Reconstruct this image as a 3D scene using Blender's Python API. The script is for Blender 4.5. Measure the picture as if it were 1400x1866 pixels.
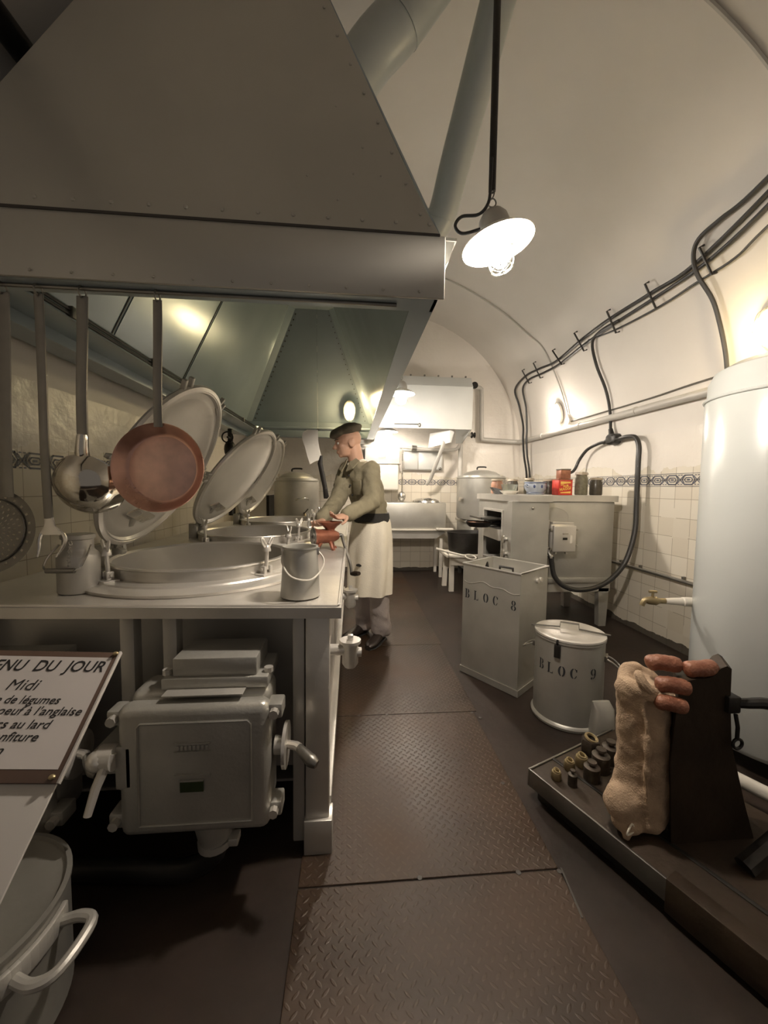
import bpy, bmesh, math, random
from mathutils import Vector, Matrix, noise
random.seed(7)
SC = bpy.context.scene
COL = SC.collection
for o in list(bpy.data.objects): bpy.data.objects.remove(o)

# ------------------------------------------------------------------ camera, world, exposure
EYE = 1.27
def make_camera():
    yaw, pitch, roll = math.atan(60/700), math.atan(44.3/700), 0.012
    f = Vector((math.sin(yaw)*math.cos(pitch), math.cos(yaw)*math.cos(pitch), -math.sin(pitch)))
    r0 = Vector((math.cos(yaw), -math.sin(yaw), 0)); u0 = r0.cross(f)
    r = r0*math.cos(roll) + u0*math.sin(roll); u = r.cross(f)
    cd = bpy.data.cameras.new('camera'); cd.sensor_fit = 'HORIZONTAL'; cd.sensor_width = 36; cd.lens = 18
    cd.clip_start = 0.05
    co = bpy.data.objects.new('camera', cd); COL.objects.link(co)
    co.matrix_world = Matrix(((r.x, u.x, -f.x, 0), (r.y, u.y, -f.y, 0), (r.z, u.z, -f.z, EYE), (0, 0, 0, 1)))
    SC.camera = co
make_camera()
W = bpy.data.worlds.new('world'); SC.world = W; W.use_nodes = True
W.node_tree.nodes['Background'].inputs[0].default_value = (1.0, 0.88, 0.79, 1)
W.node_tree.nodes['Background'].inputs[1].default_value = 0.095
SC.view_settings.view_transform = 'Standard'; SC.view_settings.look = 'None'
SC.view_settings.gamma = 1; SC.view_settings.use_curve_mapping = False
SC.view_settings.exposure = 0.68
WARM = (1.0, 0.88, 0.75)
YELLOW = (1.0, 0.76, 0.40)
P_FRONT, P_MID, P_FAR, P_HOOD, P_WALL, P_SIDE = 820, 780, 110, 80, 80, 75

# ------------------------------------------------------------------ materials
MATS = {}
def nodes_of(m): return m.node_tree.nodes, m.node_tree.links
def mat(name, col, rough=.5, metal=0., var=.12, scale=6., bump=0., bscale=30., rvar=.1, spec=.5, col2=None, coat=0.):
    if name in MATS: return MATS[name]
    m = bpy.data.materials.new(name); m.use_nodes = True
    N, L = nodes_of(m); b = N['Principled BSDF']
    b.inputs['Metallic'].default_value = metal; b.inputs['Specular IOR Level'].default_value = spec
    b.inputs['Coat Weight'].default_value = coat
    tc = N.new('ShaderNodeTexCoord'); n1 = N.new('ShaderNodeTexNoise')
    n1.inputs['Scale'].default_value = scale; n1.inputs['Detail'].default_value = 6
    L.new(tc.outputs['Object'], n1.inputs['Vector'])
    cr = N.new('ShaderNodeValToRGB'); e = cr.color_ramp.elements
    c2 = col2 or tuple(min(1, c*(1+var)) for c in col)
    c1 = col if col2 else tuple(c*(1-var) for c in col)
    e[0].position = .3; e[0].color = (*c1, 1); e[1].position = .7; e[1].color = (*c2, 1)
    L.new(n1.outputs['Fac'], cr.inputs['Fac']); L.new(cr.outputs['Color'], b.inputs['Base Color'])
    mr = N.new('ShaderNodeMapRange'); mr.inputs['To Min'].default_value = max(.02, rough-rvar); mr.inputs['To Max'].default_value = min(1, rough+rvar)
    L.new(n1.outputs['Fac'], mr.inputs['Value']); L.new(mr.outputs['Result'], b.inputs['Roughness'])
    if bump:
        n2 = N.new('ShaderNodeTexNoise'); n2.inputs['Scale'].default_value = bscale; n2.inputs['Detail'].default_value = 4
        L.new(tc.outputs['Object'], n2.inputs['Vector'])
        bp = N.new('ShaderNodeBump'); bp.inputs['Strength'].default_value = bump; bp.inputs['Distance'].default_value = .01
        L.new(n2.outputs['Fac'], bp.inputs['Height']); L.new(bp.outputs['Normal'], b.inputs['Normal'])
    MATS[name] = m
    return m
def emit(name, col, strength):
    m = bpy.data.materials.new(name); m.use_nodes = True
    b = nodes_of(m)[0]['Principled BSDF']
    b.inputs['Base Color'].default_value = (.9, .9, .85, 1)
    b.inputs['Emission Color'].default_value = (*col, 1); b.inputs['Emission Strength'].default_value = strength
    return m
def math_node(N, L, op, a, b=None, c=None):
    n = N.new('ShaderNodeMath'); n.operation = op
    for i, v in enumerate((a, b, c)):
        if v is None: continue
        if isinstance(v, (int, float)): n.inputs[i].default_value = v
        else: L.new(v, n.inputs[i])
    return n.outputs[0]
def mix_col(N, L, fac, a, b):
    n = N.new('ShaderNodeMix'); n.data_type = 'RGBA'
    if isinstance(fac, (int, float)): n.inputs[0].default_value = fac
    else: L.new(fac, n.inputs[0])
    for i, v in ((6, a), (7, b)):
        if isinstance(v, tuple): n.inputs[i].default_value = (*v, 1)
        else: L.new(v, n.inputs[i])
    return n.outputs[2]
def wall_material(name, axis):
    """cream glazed tiles below, lumpy glossy white paint above a ragged edge"""
    m = bpy.data.materials.new(name); m.use_nodes = True
    N, L = nodes_of(m); b = N['Principled BSDF']
    tc = N.new('ShaderNodeTexCoord'); sp = N.new('ShaderNodeSeparateXYZ'); L.new(tc.outputs['Object'], sp.inputs[0])
    h = sp.outputs[axis]; z = sp.outputs[2]
    T = .152
    hx = math_node(N, L, 'DIVIDE', h, T); zx = math_node(N, L, 'DIVIDE', math_node(N, L, 'ADD', z, .01), T)
    def line(v):
        f = math_node(N, L, 'FRACT', v)
        d = math_node(N, L, 'MINIMUM', f, math_node(N, L, 'SUBTRACT', 1.0, f))
        return math_node(N, L, 'LESS_THAN', d, .013)
    nz = N.new('ShaderNodeTexNoise'); nz.inputs['Scale'].default_value = 3.2; nz.inputs['Detail'].default_value = 5
    L.new(tc.outputs['Object'], nz.inputs['Vector'])
    nf = N.new('ShaderNodeTexNoise'); nf.inputs['Scale'].default_value = 1.3; nf.inputs['Detail'].default_value = 8
    L.new(tc.outputs['Object'], nf.inputs['Vector'])
    grout = math_node(N, L, 'MAXIMUM', line(hx), line(zx))
    grout = math_node(N, L, 'MULTIPLY', grout, math_node(N, L, 'GREATER_THAN', nz.outputs['Fac'], .40))
    cx = N.new('ShaderNodeCombineXYZ'); L.new(math_node(N, L, 'FLOOR', hx), cx.inputs[0]); L.new(math_node(N, L, 'FLOOR', zx), cx.inputs[1])
    wn = N.new('ShaderNodeTexWhiteNoise'); wn.noise_dimensions = '2D'; L.new(cx.outputs[0], wn.inputs['Vector'])
    tile = mix_col(N, L, wn.outputs['Value'], (.70, .64, .53), (.78, .73, .63))
    tile = mix_col(N, L, math_node(N, L, 'MULTIPLY', grout, .75), tile, (.30, .25, .18))
    paint = mix_col(N, L, nf.outputs['Fac'], (.72, .67, .60), (.82, .78, .72))
    # stains in the paint
    ns = N.new('ShaderNodeTexNoise'); ns.inputs['Scale'].default_value = 2.3; ns.inputs['Detail'].default_value = 10; ns.inputs['Roughness'].default_value = .65
    L.new(tc.outputs['Object'], ns.inputs['Vector'])
    st = N.new('ShaderNodeMapRange'); st.inputs['From Min'].default_value = .66; st.inputs['From Max'].default_value = .74
    L.new(ns.outputs['Fac'], st.inputs['Value'])
    paint = mix_col(N, L, math_node(N, L, 'MULTIPLY', st.outputs[0], .35), paint, (.42, .36, .28))
    edge = math_node(N, L, 'ADD', z, math_node(N, L, 'MULTIPLY', math_node(N, L, 'SUBTRACT', nz.outputs['Fac'], .5), .35))
    is_paint = math_node(N, L, 'GREATER_THAN', edge, 1.47)
    col = mix_col(N, L, is_paint, tile, paint)
    low = math_node(N, L, 'ADD', z, math_node(N, L, 'MULTIPLY', math_node(N, L, 'SUBTRACT', nz.outputs['Fac'], .5), .16))
    dirt = math_node(N, L, 'LESS_THAN', low, .055)
    col = mix_col(N, L, math_node(N, L, 'MULTIPLY', dirt, .9), col, (.05, .04, .03))
    L.new(col, b.inputs['Base Color'])
    L.new(math_node(N, L, 'MULTIPLY_ADD', is_paint, .06, .26), b.inputs['Roughness'])
    nb = N.new('ShaderNodeTexNoise'); nb.inputs['Scale'].default_value = 9; nb.inputs['Detail'].default_value = 5; L.new(tc.outputs['Object'], nb.inputs['Vector'])
    hgt = math_node(N, L, 'SUBTRACT', math_node(N, L, 'MULTIPLY', nb.outputs['Fac'], math_node(N, L, 'MULTIPLY_ADD', is_paint, .8, .12)), math_node(N, L, 'MULTIPLY', grout, .2))
    bp = N.new('ShaderNodeBump'); bp.inputs['Strength'].default_value = .55; bp.inputs['Distance'].default_value = .02
    L.new(hgt, bp.inputs['Height']); L.new(bp.outputs['Normal'], b.inputs['Normal'])
    return m
def checker_plate():
    m = bpy.data.materials.new('checker_plate'); m.use_nodes = True
    N, L = nodes_of(m); b = N['Principled BSDF']
    tc = N.new('ShaderNodeTexCoord'); mp = N.new('ShaderNodeMapping'); mp.inputs['Rotation'].default_value = (0, 0, math.radians(45))
    mp.inputs['Scale'].default_value = (38, 38, 38)
    L.new(tc.outputs['Object'], mp.inputs[0]); sp = N.new('ShaderNodeSeparateXYZ'); L.new(mp.outputs[0], sp.inputs[0])
    x, y = sp.outputs[0], sp.outputs[1]
    u = math_node(N, L, 'SUBTRACT', math_node(N, L, 'FRACT', x), .5); v = math_node(N, L, 'SUBTRACT', math_node(N, L, 'FRACT', y), .5)
    par = math_node(N, L, 'FLOORED_MODULO', math_node(N, L, 'ADD', math_node(N, L, 'FLOOR', x), math_node(N, L, 'FLOOR', y)), 2)
    ip = math_node(N, L, 'SUBTRACT', 1.0, par)
    a = math_node(N, L, 'ADD', math_node(N, L, 'MULTIPLY', u, par), math_node(N, L, 'MULTIPLY', v, ip))
    c = math_node(N, L, 'ADD', math_node(N, L, 'MULTIPLY', v, par), math_node(N, L, 'MULTIPLY', u, ip))
    q = math_node(N, L, 'ADD', math_node(N, L, 'POWER', math_node(N, L, 'DIVIDE', math_node(N, L, 'ABSOLUTE', a), .44), 2.0), math_node(N, L, 'POWER', math_node(N, L, 'DIVIDE', math_node(N, L, 'ABSOLUTE', c), .16), 2.0))
    hgt = N.new('ShaderNodeMapRange'); hgt.inputs['From Min'].default_value = 1.15; hgt.inputs['From Max'].default_value = .35
    L.new(q, hgt.inputs['Value'])
    n1 = N.new('ShaderNodeTexNoise'); n1.inputs['Scale'].default_value = 2.2; n1.inputs['Detail'].default_value = 8; L.new(tc.outputs['Object'], n1.inputs['Vector'])
    n2 = N.new('ShaderNodeTexNoise'); n2.inputs['Scale'].default_value = 1.1; n2.inputs['Detail'].default_value = 3; L.new(tc.outputs['Object'], n2.inputs['Vector'])
    cr = N.new('ShaderNodeValToRGB'); e = cr.color_ramp.elements
    e[0].position = .3; e[0].color = (.018, .010, .005, 1); e[1].position = .75; e[1].color = (.058, .031, .015, 1)
    L.new(n1.outputs['Fac'], cr.inputs['Fac'])
    L.new(mix_col(N, L, math_node(N, L, 'MULTIPLY', hgt.outputs[0], .25), cr.outputs['Color'], (.08, .052, .034)), b.inputs['Base Color'])
    rr = N.new('ShaderNodeMapRange'); rr.inputs['From Min'].default_value = .35; rr.inputs['From Max'].default_value = .65
    rr.inputs['To Min'].default_value = .34; rr.inputs['To Max'].default_value = .60
    L.new(n2.outputs['Fac'], rr.inputs['Value']); L.new(rr.outputs[0], b.inputs['Roughness'])
    b.inputs['Metallic'].default_value = .1; b.inputs['Specular IOR Level'].default_value = .4
    # worn smooth where people walk
    wear = N.new('ShaderNodeMapRange'); wear.inputs['From Min'].default_value = .40; wear.inputs['From Max'].default_value = .62
    wear.inputs['To Min'].default_value = .5; wear.inputs['To Max'].default_value = .05
    L.new(n2.outputs['Fac'], wear.inputs['Value'])
    bp = N.new('ShaderNodeBump'); bp.inputs['Distance'].default_value = .004
    L.new(wear.outputs[0], bp.inputs['Strength']); L.new(hgt.outputs[0], bp.inputs['Height']); L.new(bp.outputs['Normal'], b.inputs['Normal'])
    return m

M_PLATE = checker_plate()
M_FLOOR = mat('dark_concrete', (.024, .016, .012), .55, 0, .4, 3, .12, 25, .08, .3)
M_VAULT = mat('vault_paint', (.74, .70, .645), .5, 0, .06, 1.2, .10, 7)
M_HOOD = mat('hood_paint', (.45, .44, .40), .30, .25, .05, 2.5, .04, 3, .06)
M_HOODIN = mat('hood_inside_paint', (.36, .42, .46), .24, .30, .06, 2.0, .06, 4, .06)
M_SEAM = mat('dark_seam', (.05, .045, .04), .6)
M_ALU = mat('aluminium_paint', (.64, .615, .57), .34, .55, .09, 5, .06, 60, .08)
M_ALU_D = mat('dull_aluminium_paint', (.47, .455, .42), .42, .45, .1, 4, .08, 50, .08)
M_BOWL = mat('brushed_kettle_steel', (.58, .56, .52), .36, .85, .06, 5, .03, 40, .08)
M_BOX = mat('pale_grey_paint', (.56, .57, .55), .36, .1, .05, 3, .04, 6)
M_LID = mat('matt_lid_aluminium', (.54, .525, .49), .42, .6, .08, 4, .03, 40, .08)
M_CAST = mat('cast_silver_paint', (.43, .42, .385), .36, .5, .08, 8, .12, 90, .07)
M_STEEL = mat('brushed_steel', (.62, .60, .56), .27, .95, .05, 6, 0, 30, .07)
M_CHROME = mat('polished_steel', (.60, .57, .50), .10, 1, .04, 8, 0, 30, .04)
M_DSTEEL = mat('dark_steel', (.22, .21, .19), .38, .8, .15, 9, .05, 60)
M_GALV = mat('galvanised_sheet', (.50, .49, .45), .42, .6, .10, 5, .10, 18, .1)
M_COPPER = mat('copper', (.68, .40, .31), .30, .85, .2, 9, .05, 30, .1)
M_COPPER_IN = mat('worn_copper', (.78, .52, .43), .42, .55, .18, 14, .08, 40, .12)
M_BLACK = mat('black_rubber', (.022, .021, .020), .45, 0, .2)
M_BLACKP = mat('black_iron', (.018, .016, .014), .42, .2, .3, 10, .1, 50)
M_WHITE = mat('white_enamel', (.80, .77, .70), .28, 0, .04, 4)
M_WHITEP = mat('white_paint', (.74, .70, .62), .4, 0, .06, 5, .1, 20)
M_TANK = mat('tank_gloss_paint', (.56, .58, .56), .24, 0, .04, 1.5, .05, 14, .04)
M_DUCT = mat('duct_paint', (.44, .47, .46), .38, .1, .05, 3)
M_PIPE = mat('pipe_paint', (.52, .50, .46), .40, .1, .06, 6)
M_GLASS = mat('jar_glass', (.75, .78, .72), .08, 0, .02)
M_GLASS.node_tree.nodes['Principled BSDF'].inputs['Transmission Weight'].default_value = .9
M_CLOTH = mat('olive_cloth', (.27, .24, .16), .85, 0, .14, 12, .3, 160, .05)
M_DCLOTH = mat('dark_cloth', (.035, .033, .03), .85, 0, .2, 12, .3, 160, .05)
M_APRON = mat('apron_cloth', (.86, .80, .67), .85, 0, .06, 8, .3, 120, .05)
M_TROUS = mat('grey_cloth', (.42, .37, .35), .85, 0, .08, 8, .3, 140, .05)
M_BERET = mat('beret_felt', (.165, .15, .115), .95, 0, .12, 20, .3, 200, .03)
M_SKIN = mat('skin', (.62, .37, .26), .5, 0, .06, 10, .05, 80, .05)
M_LEATHER = mat('black_leather', (.03, .022, .018), .35, 0, .2)
M_SACK = mat('burlap', (.47, .34, .23), .95, 0, .2, 14, .45, 190, .03)
M_SAUS = mat('sausage_skin', (.20, .070, .040), .45, 0, .3, 25, .5, 70, col2=(.34, .15, .09))
M_BRASS = mat('old_brass', (.34, .27, .15), .42, .7, .2, 20)
M_WEIGHT = mat('browned_iron', (.055, .042, .030), .5, .4, .3, 30, .2, 60)
M_BROWN = mat('brown_board', (.075, .045, .032), .55, 0, .15)
M_PAPER = mat('paper', (.50, .47, .455), .6, 0, .03)
M_LECT = mat('lectern_white', (.42, .40, .375), .5, 0, .03)
M_INK = mat('black_ink', (.012, .011, .012), .6)
M_STENCIL = mat('stencil_paint', (.028, .03, .034), .7, 0, .3, 40)
M_ENAMELBROWN = mat('reddish_brown_enamel', (.27, .10, .06), .32, .3, .25, 20, .1, 50)
M_FRIEZE = mat('frieze_ink', (.085, .09, .12), .4, 0, .25, 20)
M_FRIEZEBG = mat('frieze_tile', (.70, .66, .58), .3, 0, .05)
M_WOOD = mat('dark_wood', (.032, .021, .013), .6, 0, .3, 6, .2, 30, .1, .25)
M_RED = mat('red_tin', (.55, .045, .03), .35, 0, .1)
M_YELLOW = mat('yellow_print', (.85, .55, .12), .45, 0, .05)
M_TINBROWN = mat('brown_tin', (.30, .12, .07), .35, .2, .25, 30)
M_HERB = mat('olive_preserve', (.17, .16, .11), .6, 0, .3, 40, .4, 60)
M_DARKJAR = mat('dark_preserve', (.07, .06, .045), .35, 0, .3, 30)
M_ORANGE = mat('orange_preserve', (.38, .20, .13), .4, 0, .25, 30)
M_JARLID = mat('glass_jar_lid', (.42, .36, .28), .25, 0, .1)
M_STONE = mat('blue_grey_stoneware', (.36, .40, .47), .3, 0, .12, 20)
M_BLUE = mat('cobalt_glaze', (.04, .06, .16), .3)
M_GREENGL = mat('dark_green_glass', (.03, .045, .02), .12)

# ------------------------------------------------------------------ mesh building
def frames(pts, closed):
    n = len(pts); T = []
    for i in range(n):
        a = pts[i-1] if (closed or i > 0) else pts[i]; b = pts[(i+1) % n] if (closed or i < n-1) else pts[i]
        T.append((b-a).normalized())
    up = Vector((0, 0, 1)) if abs(T[0].z) < .9 else Vector((1, 0, 0))
    u = T[0].cross(up).normalized(); out = []
    for i in range(n):
        u = (u - T[i]*u.dot(T[i]))
        if u.length < 1e-6: u = T[i].orthogonal()
        u.normalize(); out.append((u.copy(), T[i].cross(u)))
    return out
def smooth_path(pts, k, closed=False):
    n = len(pts); out = []
    rng = range(n) if closed else range(n-1)
    for i in rng:
        p0 = pts[(i-1) % n] if (closed or i > 0) else pts[i]; p1 = pts[i]; p2 = pts[(i+1) % n]
        p3 = pts[(i+2) % n] if (closed or i < n-2) else p2
        for j in range(k):
            t = j/k
            out.append(.5*((2*p1) + (p2-p0)*t + (2*p0-5*p1+4*p2-p3)*t*t + (3*p1-p0-3*p2+p3)*t**3))
    if not closed: out.append(pts[-1].copy())
    return out
class MB:
    def __init__(s): s.v = []; s.f = []
    def add(s, vs, fs, M=None):
        k = len(s.v)
        for p in vs:
            p = Vector(p); s.v.append(M @ p if M else p)
        s.f += [tuple(i+k for i in f) for f in fs]
        return s
    def box(s, x0, x1, y0, y1, z0, z1, b=0., M=None, seg=2):
        bm = bmesh.new()
        vs = [bm.verts.new((x, y, z)) for x in (x0, x1) for y in (y0, y1) for z in (z0, z1)]
        for f in ((0, 1, 3, 2), (4, 6, 7, 5), (0, 4, 5, 1), (2, 3, 7, 6), (0, 2, 6, 4), (1, 5, 7, 3)): bm.faces.new([vs[i] for i in f])
        if b: bmesh.ops.bevel(bm, geom=bm.edges[:], offset=b, segments=seg, affect='EDGES', profile=.5)
        bm.verts.index_update()
        s.add([v.co.copy() for v in bm.verts], [[v.index for v in f.verts] for f in bm.faces], M); bm.free()
        return s
    def loft(s, rings, n=20, cap=True, closed=False, pw=1.):
        vs = []; fs = []
        for (c, u, v, ru, rv) in rings:
            c, u, v = Vector(c), Vector(u), Vector(v)
            for k in range(n):
                a = 2*math.pi*k/n; ca, sa = math.cos(a), math.sin(a)
                if pw != 1.: ca = math.copysign(abs(ca)**pw, ca); sa = math.copysign(abs(sa)**pw, sa)
                vs.append(c + u*(ru*ca) + v*(rv*sa))
        m = len(rings)
        for i in range(m if closed else m-1):
            j = (i+1) % m
            for k in range(n):
                l = (k+1) % n
                fs.append((i*n+k, i*n+l, j*n+l, j*n+k))
        if cap and not closed:
            fs.append(tuple(range(n-1, -1, -1))); fs.append(tuple((m-1)*n+k for k in range(n)))
        return s.add(vs, fs)
    def tube(s, pts, r, n=8, closed=False, sm=0, cap=True, M=None):
        pts = [Vector(p) for p in pts]
        if M: pts = [M @ p for p in pts]
        rr = list(r) if isinstance(r, (list, tuple)) else [r]*len(pts)
        if sm:
            m0 = len(pts); pts = smooth_path(pts, sm, closed)
            r2 = []
            for i in range(len(pts)):
                t = i/sm; a = int(t) % m0; b_ = (a+1) % m0 if closed else min(a+1, m0-1); fr = t-int(t)
                r2.append(rr[a]*(1-fr)+rr[b_]*fr)
            rr = r2
        fr = frames(pts, closed)
        return s.loft([(p, f[0], f[1], q, q) for p, f, q in zip(pts, fr, rr)], n, cap, closed)
    def cyl(s, p0, p1, r0, r1=None, n=20, cap=True):
        return s.tube([p0, p1], [r0, r0 if r1 is None else r1], n, cap=cap)
    def lathe(s, prof, c=(0, 0, 0), n=32, M=None):
        vs = []; fs = []; idx = []
        c = Vector(c)
        for (r, z) in prof:
            if r < 1e-6: idx.append([len(vs)]); vs.append(c+Vector((0, 0, z)))
            else:
                idx.append(list(range(len(vs), len(vs)+n)))
                vs += [c+Vector((r*math.cos(2*math.pi*k/n), r*math.sin(2*math.pi*k/n), z)) for k in range(n)]
        for a, b in zip(idx, idx[1:]):
            for k in range(n):
                l = (k+1) % n
                if len(a) == 1 and len(b) == 1: continue
                if len(a) == 1: fs.append((a[0], b[l], b[k]))
                elif len(b) == 1: fs.append((a[k], a[l], b[0]))
                else: fs.append((a[k], a[l], b[l], b[k]))
        return s.add(vs, fs, M)
    def ell(s, c, r, M=None, n=14):
        if isinstance(r, (int, float)): r = (r, r, r)
        m = max(4, n//2)
        B = MB(); B.lathe([(math.sin(math.pi*i/m), -math.cos(math.pi*i/m)) for i in range(m+1)], n=n)
        T = Matrix.Translation(Vector(c)) @ (M if M else Matrix()) @ Matrix.Diagonal((*r, 1))
        return s.add(B.v, B.f, T)
    def prism(s, pts, vec):
        pts = [Vector(p) for p in pts]; vec = Vector(vec); n = len(pts)
        fs = [tuple(range(n-1, -1, -1)), tuple(range(n, 2*n))]
        for k in range(n): fs.append((k, (k+1) % n, n+(k+1) % n, n+k))
        return s.add(pts+[p+vec for p in pts], fs)
    def sheet(s, pts, t=.004):
        p = [Vector(q) for q in pts]; nn = (p[1]-p[0]).cross(p[2]-p[0]).normalized()
        return s.prism([q - nn*(t/2) for q in p], nn*t)
    def wire(s, pts, r=.003, n=6, closed=False, sm=0): return s.tube(pts, r, n, closed, sm)
    def circle_wire(s, c, R, r, axis=(0, 0, 1), n=24, m=6, a0=0, a1=2*math.pi):
        ax = Vector(axis).normalized(); u = ax.orthogonal().normalized()
        if abs(ax.z) > .99: u = Vector((1, 0, 0))
        w = ax.cross(u); full = abs(a1-a0-2*math.pi) < 1e-6
        pts = [Vector(c)+u*(R*math.cos(a0+(a1-a0)*k/n))+w*(R*math.sin(a0+(a1-a0)*k/n)) for k in range(n if full else n+1)]
        return s.tube(pts, r, m, closed=full)
    def mesh(s, name, flip=True, angle=35):
        me = bpy.data.meshes.new(name); me.from_pydata([tuple(p) for p in s.v], [], s.f); me.validate()
        if flip:
            bm = bmesh.new(); bm.from_mesh(me); bmesh.ops.recalc_face_normals(bm, faces=bm.faces[:]); bm.to_mesh(me); bm.free()
        me.polygons.foreach_set('use_smooth', [True]*len(me.polygons))
        me.set_sharp_from_angle(angle=math.radians(angle)); me.update()
        return me
WM = {}
def world_of(o): return WM.get(o.name, Matrix())
def thing(name, label, cat, loc=(0, 0, 0), rz=0, group=None, rot=None):
    o = bpy.data.objects.new(name, None); COL.objects.link(o); o.empty_display_size = .1
    o.location = loc
    if rot: o.rotation_euler = rot
    else: o.rotation_euler = (0, 0, rz)
    M = Matrix.Translation(Vector(loc)) @ (o.rotation_euler.to_matrix().to_4x4())
    WM[o.name] = M
    o['label'] = label; o['category'] = cat
    if group: o['group'] = group
    return o
def part(name, mb, m, parent, label=None, local=False, stuff=False, angle=35):
    """a mesh part; mb holds world coordinates unless local"""
    me = mb.mesh(name, angle=angle); 
    PM = world_of(parent)
    if not local: me.transform(PM.inverted())
    me.materials.append(m)
    o = bpy.data.objects.new(name, me); COL.objects.link(o); o.parent = parent
    WM[o.name] = PM.copy()
    if label: o['label'] = label
    if stuff: o['kind'] = 'stuff'
    return o
def solo(name, mb, m, label, cat, group=None, angle=35):
    """a thing that is one mesh"""
    me = mb.mesh(name, angle=angle); me.materials.append(m)
    c = sum((v.co for v in me.vertices), Vector())/max(1, len(me.vertices)); c.z = min(v.co.z for v in me.vertices)
    me.transform(Matrix.Translation(-c))
    o = bpy.data.objects.new(name, me); COL.objects.link(o); o.location = c; WM[o.name] = Matrix.Translation(c)
    o['label'] = label; o['category'] = cat
    if group: o['group'] = group
    return o
def struct(name, mb, m, angle=35):
    me = mb.mesh(name, angle=angle); me.materials.append(m)
    o = bpy.data.objects.new(name, me); COL.objects.link(o); o['kind'] = 'structure'; WM[o.name] = Matrix()
    return o
def copy_tree(o, parent=None):
    c = o.copy(); COL.objects.link(c)
    if parent: c.parent = parent
    for ch in list(o.children): copy_tree(ch, c)
    return c
def organic(name, mb, m, parent, voxel=.008, smooth=4, rough=0., rscale=12., label=None, post=None):
    """fuse overlapping closed shapes into one continuous surface"""
    me = mb.mesh(name); o = bpy.data.objects.new(name, me); COL.objects.link(o)
    r = o.modifiers.new('remesh', 'REMESH'); r.mode = 'VOXEL'; r.voxel_size = voxel
    q = o.modifiers.new('smooth', 'SMOOTH'); q.iterations = smooth; q.factor = .5
    dg = bpy.context.evaluated_depsgraph_get(); dg.update()
    nm = bpy.data.meshes.new_from_object(o.evaluated_get(dg), depsgraph=dg)
    bpy.data.objects.remove(o)
    if rough:
        nor = [v.normal.copy() for v in nm.vertices]
        for v, nn in zip(nm.vertices, nor): v.co += nn*rough*noise.fractal(v.co*rscale, 1.0, 2.0, 3)
    if post: post(nm)
    nm.polygons.foreach_set('use_smooth', [True]*len(nm.polygons))
    PM = world_of(parent); nm.transform(PM.inverted()); nm.materials.clear(); nm.materials.append(m)
    nm.name = name
    o = bpy.data.objects.new(name, nm); COL.objects.link(o); o.parent = parent; WM[o.name] = PM.copy()
    if label: o['label'] = label
    return o
def rotz(a): return Matrix.Rotation(a, 4, 'Z')
def align(p, d):
    """matrix taking local +Z to direction d at p"""
    return Matrix.Translation(Vector(p)) @ Vector(d).to_track_quat('Z', 'Y').to_matrix().to_4x4()
X_, Y_, Z_ = Vector((1, 0, 0)), Vector((0, 1, 0)), Vector((0, 0, 1))

# stencil lettering ---------------------------------------------------------
def arc(cx, cy, ro, so, ri, si, a0, a1, n=10):
    out = []
    for k in range(n):
        t0 = math.radians(a0+(a1-a0)*k/n); t1 = math.radians(a0+(a1-a0)*(k+1)/n)
        out.append([(cx+ro*math.cos(t0), cy+so*math.sin(t0)), (cx+ro*math.cos(t1), cy+so*math.sin(t1)), (cx+ri*math.cos(t1), cy+si*math.sin(t1)), (cx+ri*math.cos(t0), cy+si*math.sin(t0))])
    return out
def rc(x0, y0, x1, y1): return [[(x0, y0), (x1, y0), (x1, y1), (x0, y1)]]
STENCIL = {
 'B': rc(.08, 0, .28, 1)+rc(0, .94, .08, 1)+rc(0, 0, .08, .06)+arc(.36, .76, .28, .24, .10, .18, -80, 88)+arc(.36, .26, .34, .26, .14, .20, -88, 80),
 'L': rc(.08, 0, .28, 1)+rc(0, .94, .38, 1)+rc(0, 0, .08, .06)+[[(.36, 0), (.66, 0), (.66, .30), (.58, .08)]]+[[(.36, 0), (.58, .08), (.36, .07), (.36, .03)]],
 'O': arc(.38, .5, .38, .5, .16, .44, 102, 258)+arc(.38, .5, .38, .5, .16, .44, -78, 78),
 'C': arc(.38, .5, .38, .5, .16, .44, 102, 258)+arc(.38, .5, .32, .5, .24, .42, 25, 78)+arc(.38, .5, .32, .5, .24, .42, -78, -25)+rc(.58, .66, .70, .9),
 '8': arc(.36, .75, .28, .25, .10, .19, 100, 260)+arc(.36, .75, .28, .25, .10, .19, -80, 80)+arc(.36, .25, .34, .25, .14, .19, 100, 260)+arc(.36, .25, .34, .25, .14, .19, -80, 80),
 '9': arc(.36, .68, .34, .32, .14, .26, 100, 260)+arc(.36, .68, .34, .32, .14, .26, -80, 80)+arc(.20, .52, .50, .52, .34, .46, -70, 5)+arc(.16, .12, .12, .11, .01, .01, 0, 360),
}
def stencil(mb, text, mapper, h, adv):
    x = 0.
    for ch in text:
        if ch == ' ': x += adv*.75; continue
        for q in STENCIL[ch]:
            mb.add([mapper(x+u*h*.85, v*h) for u, v in q], [(0, 1, 2, 3)])
        x += adv
def font_mesh(text, size, shear=0., offset=0., spacing=1., align_x='LEFT'):
    cu = bpy.data.curves.new('t', 'FONT'); cu.body = text; cu.size = size; cu.shear = shear; cu.offset = offset
    cu.space_character = spacing; cu.align_x = align_x; cu.resolution_u = 3
    o = bpy.data.objects.new('t', cu); COL.objects.link(o)
    dg = bpy.context.evaluated_depsgraph_get(); dg.update()
    me = bpy.data.meshes.new_from_object(o.evaluated_get(dg), depsgraph=dg)
    vs = [v.co.copy() for v in me.vertices]; fs = [tuple(p.vertices) for p in me.polygons]
    bpy.data.objects.remove(o); bpy.data.curves.remove(cu); bpy.data.meshes.remove(me)
    return vs, fs

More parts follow.
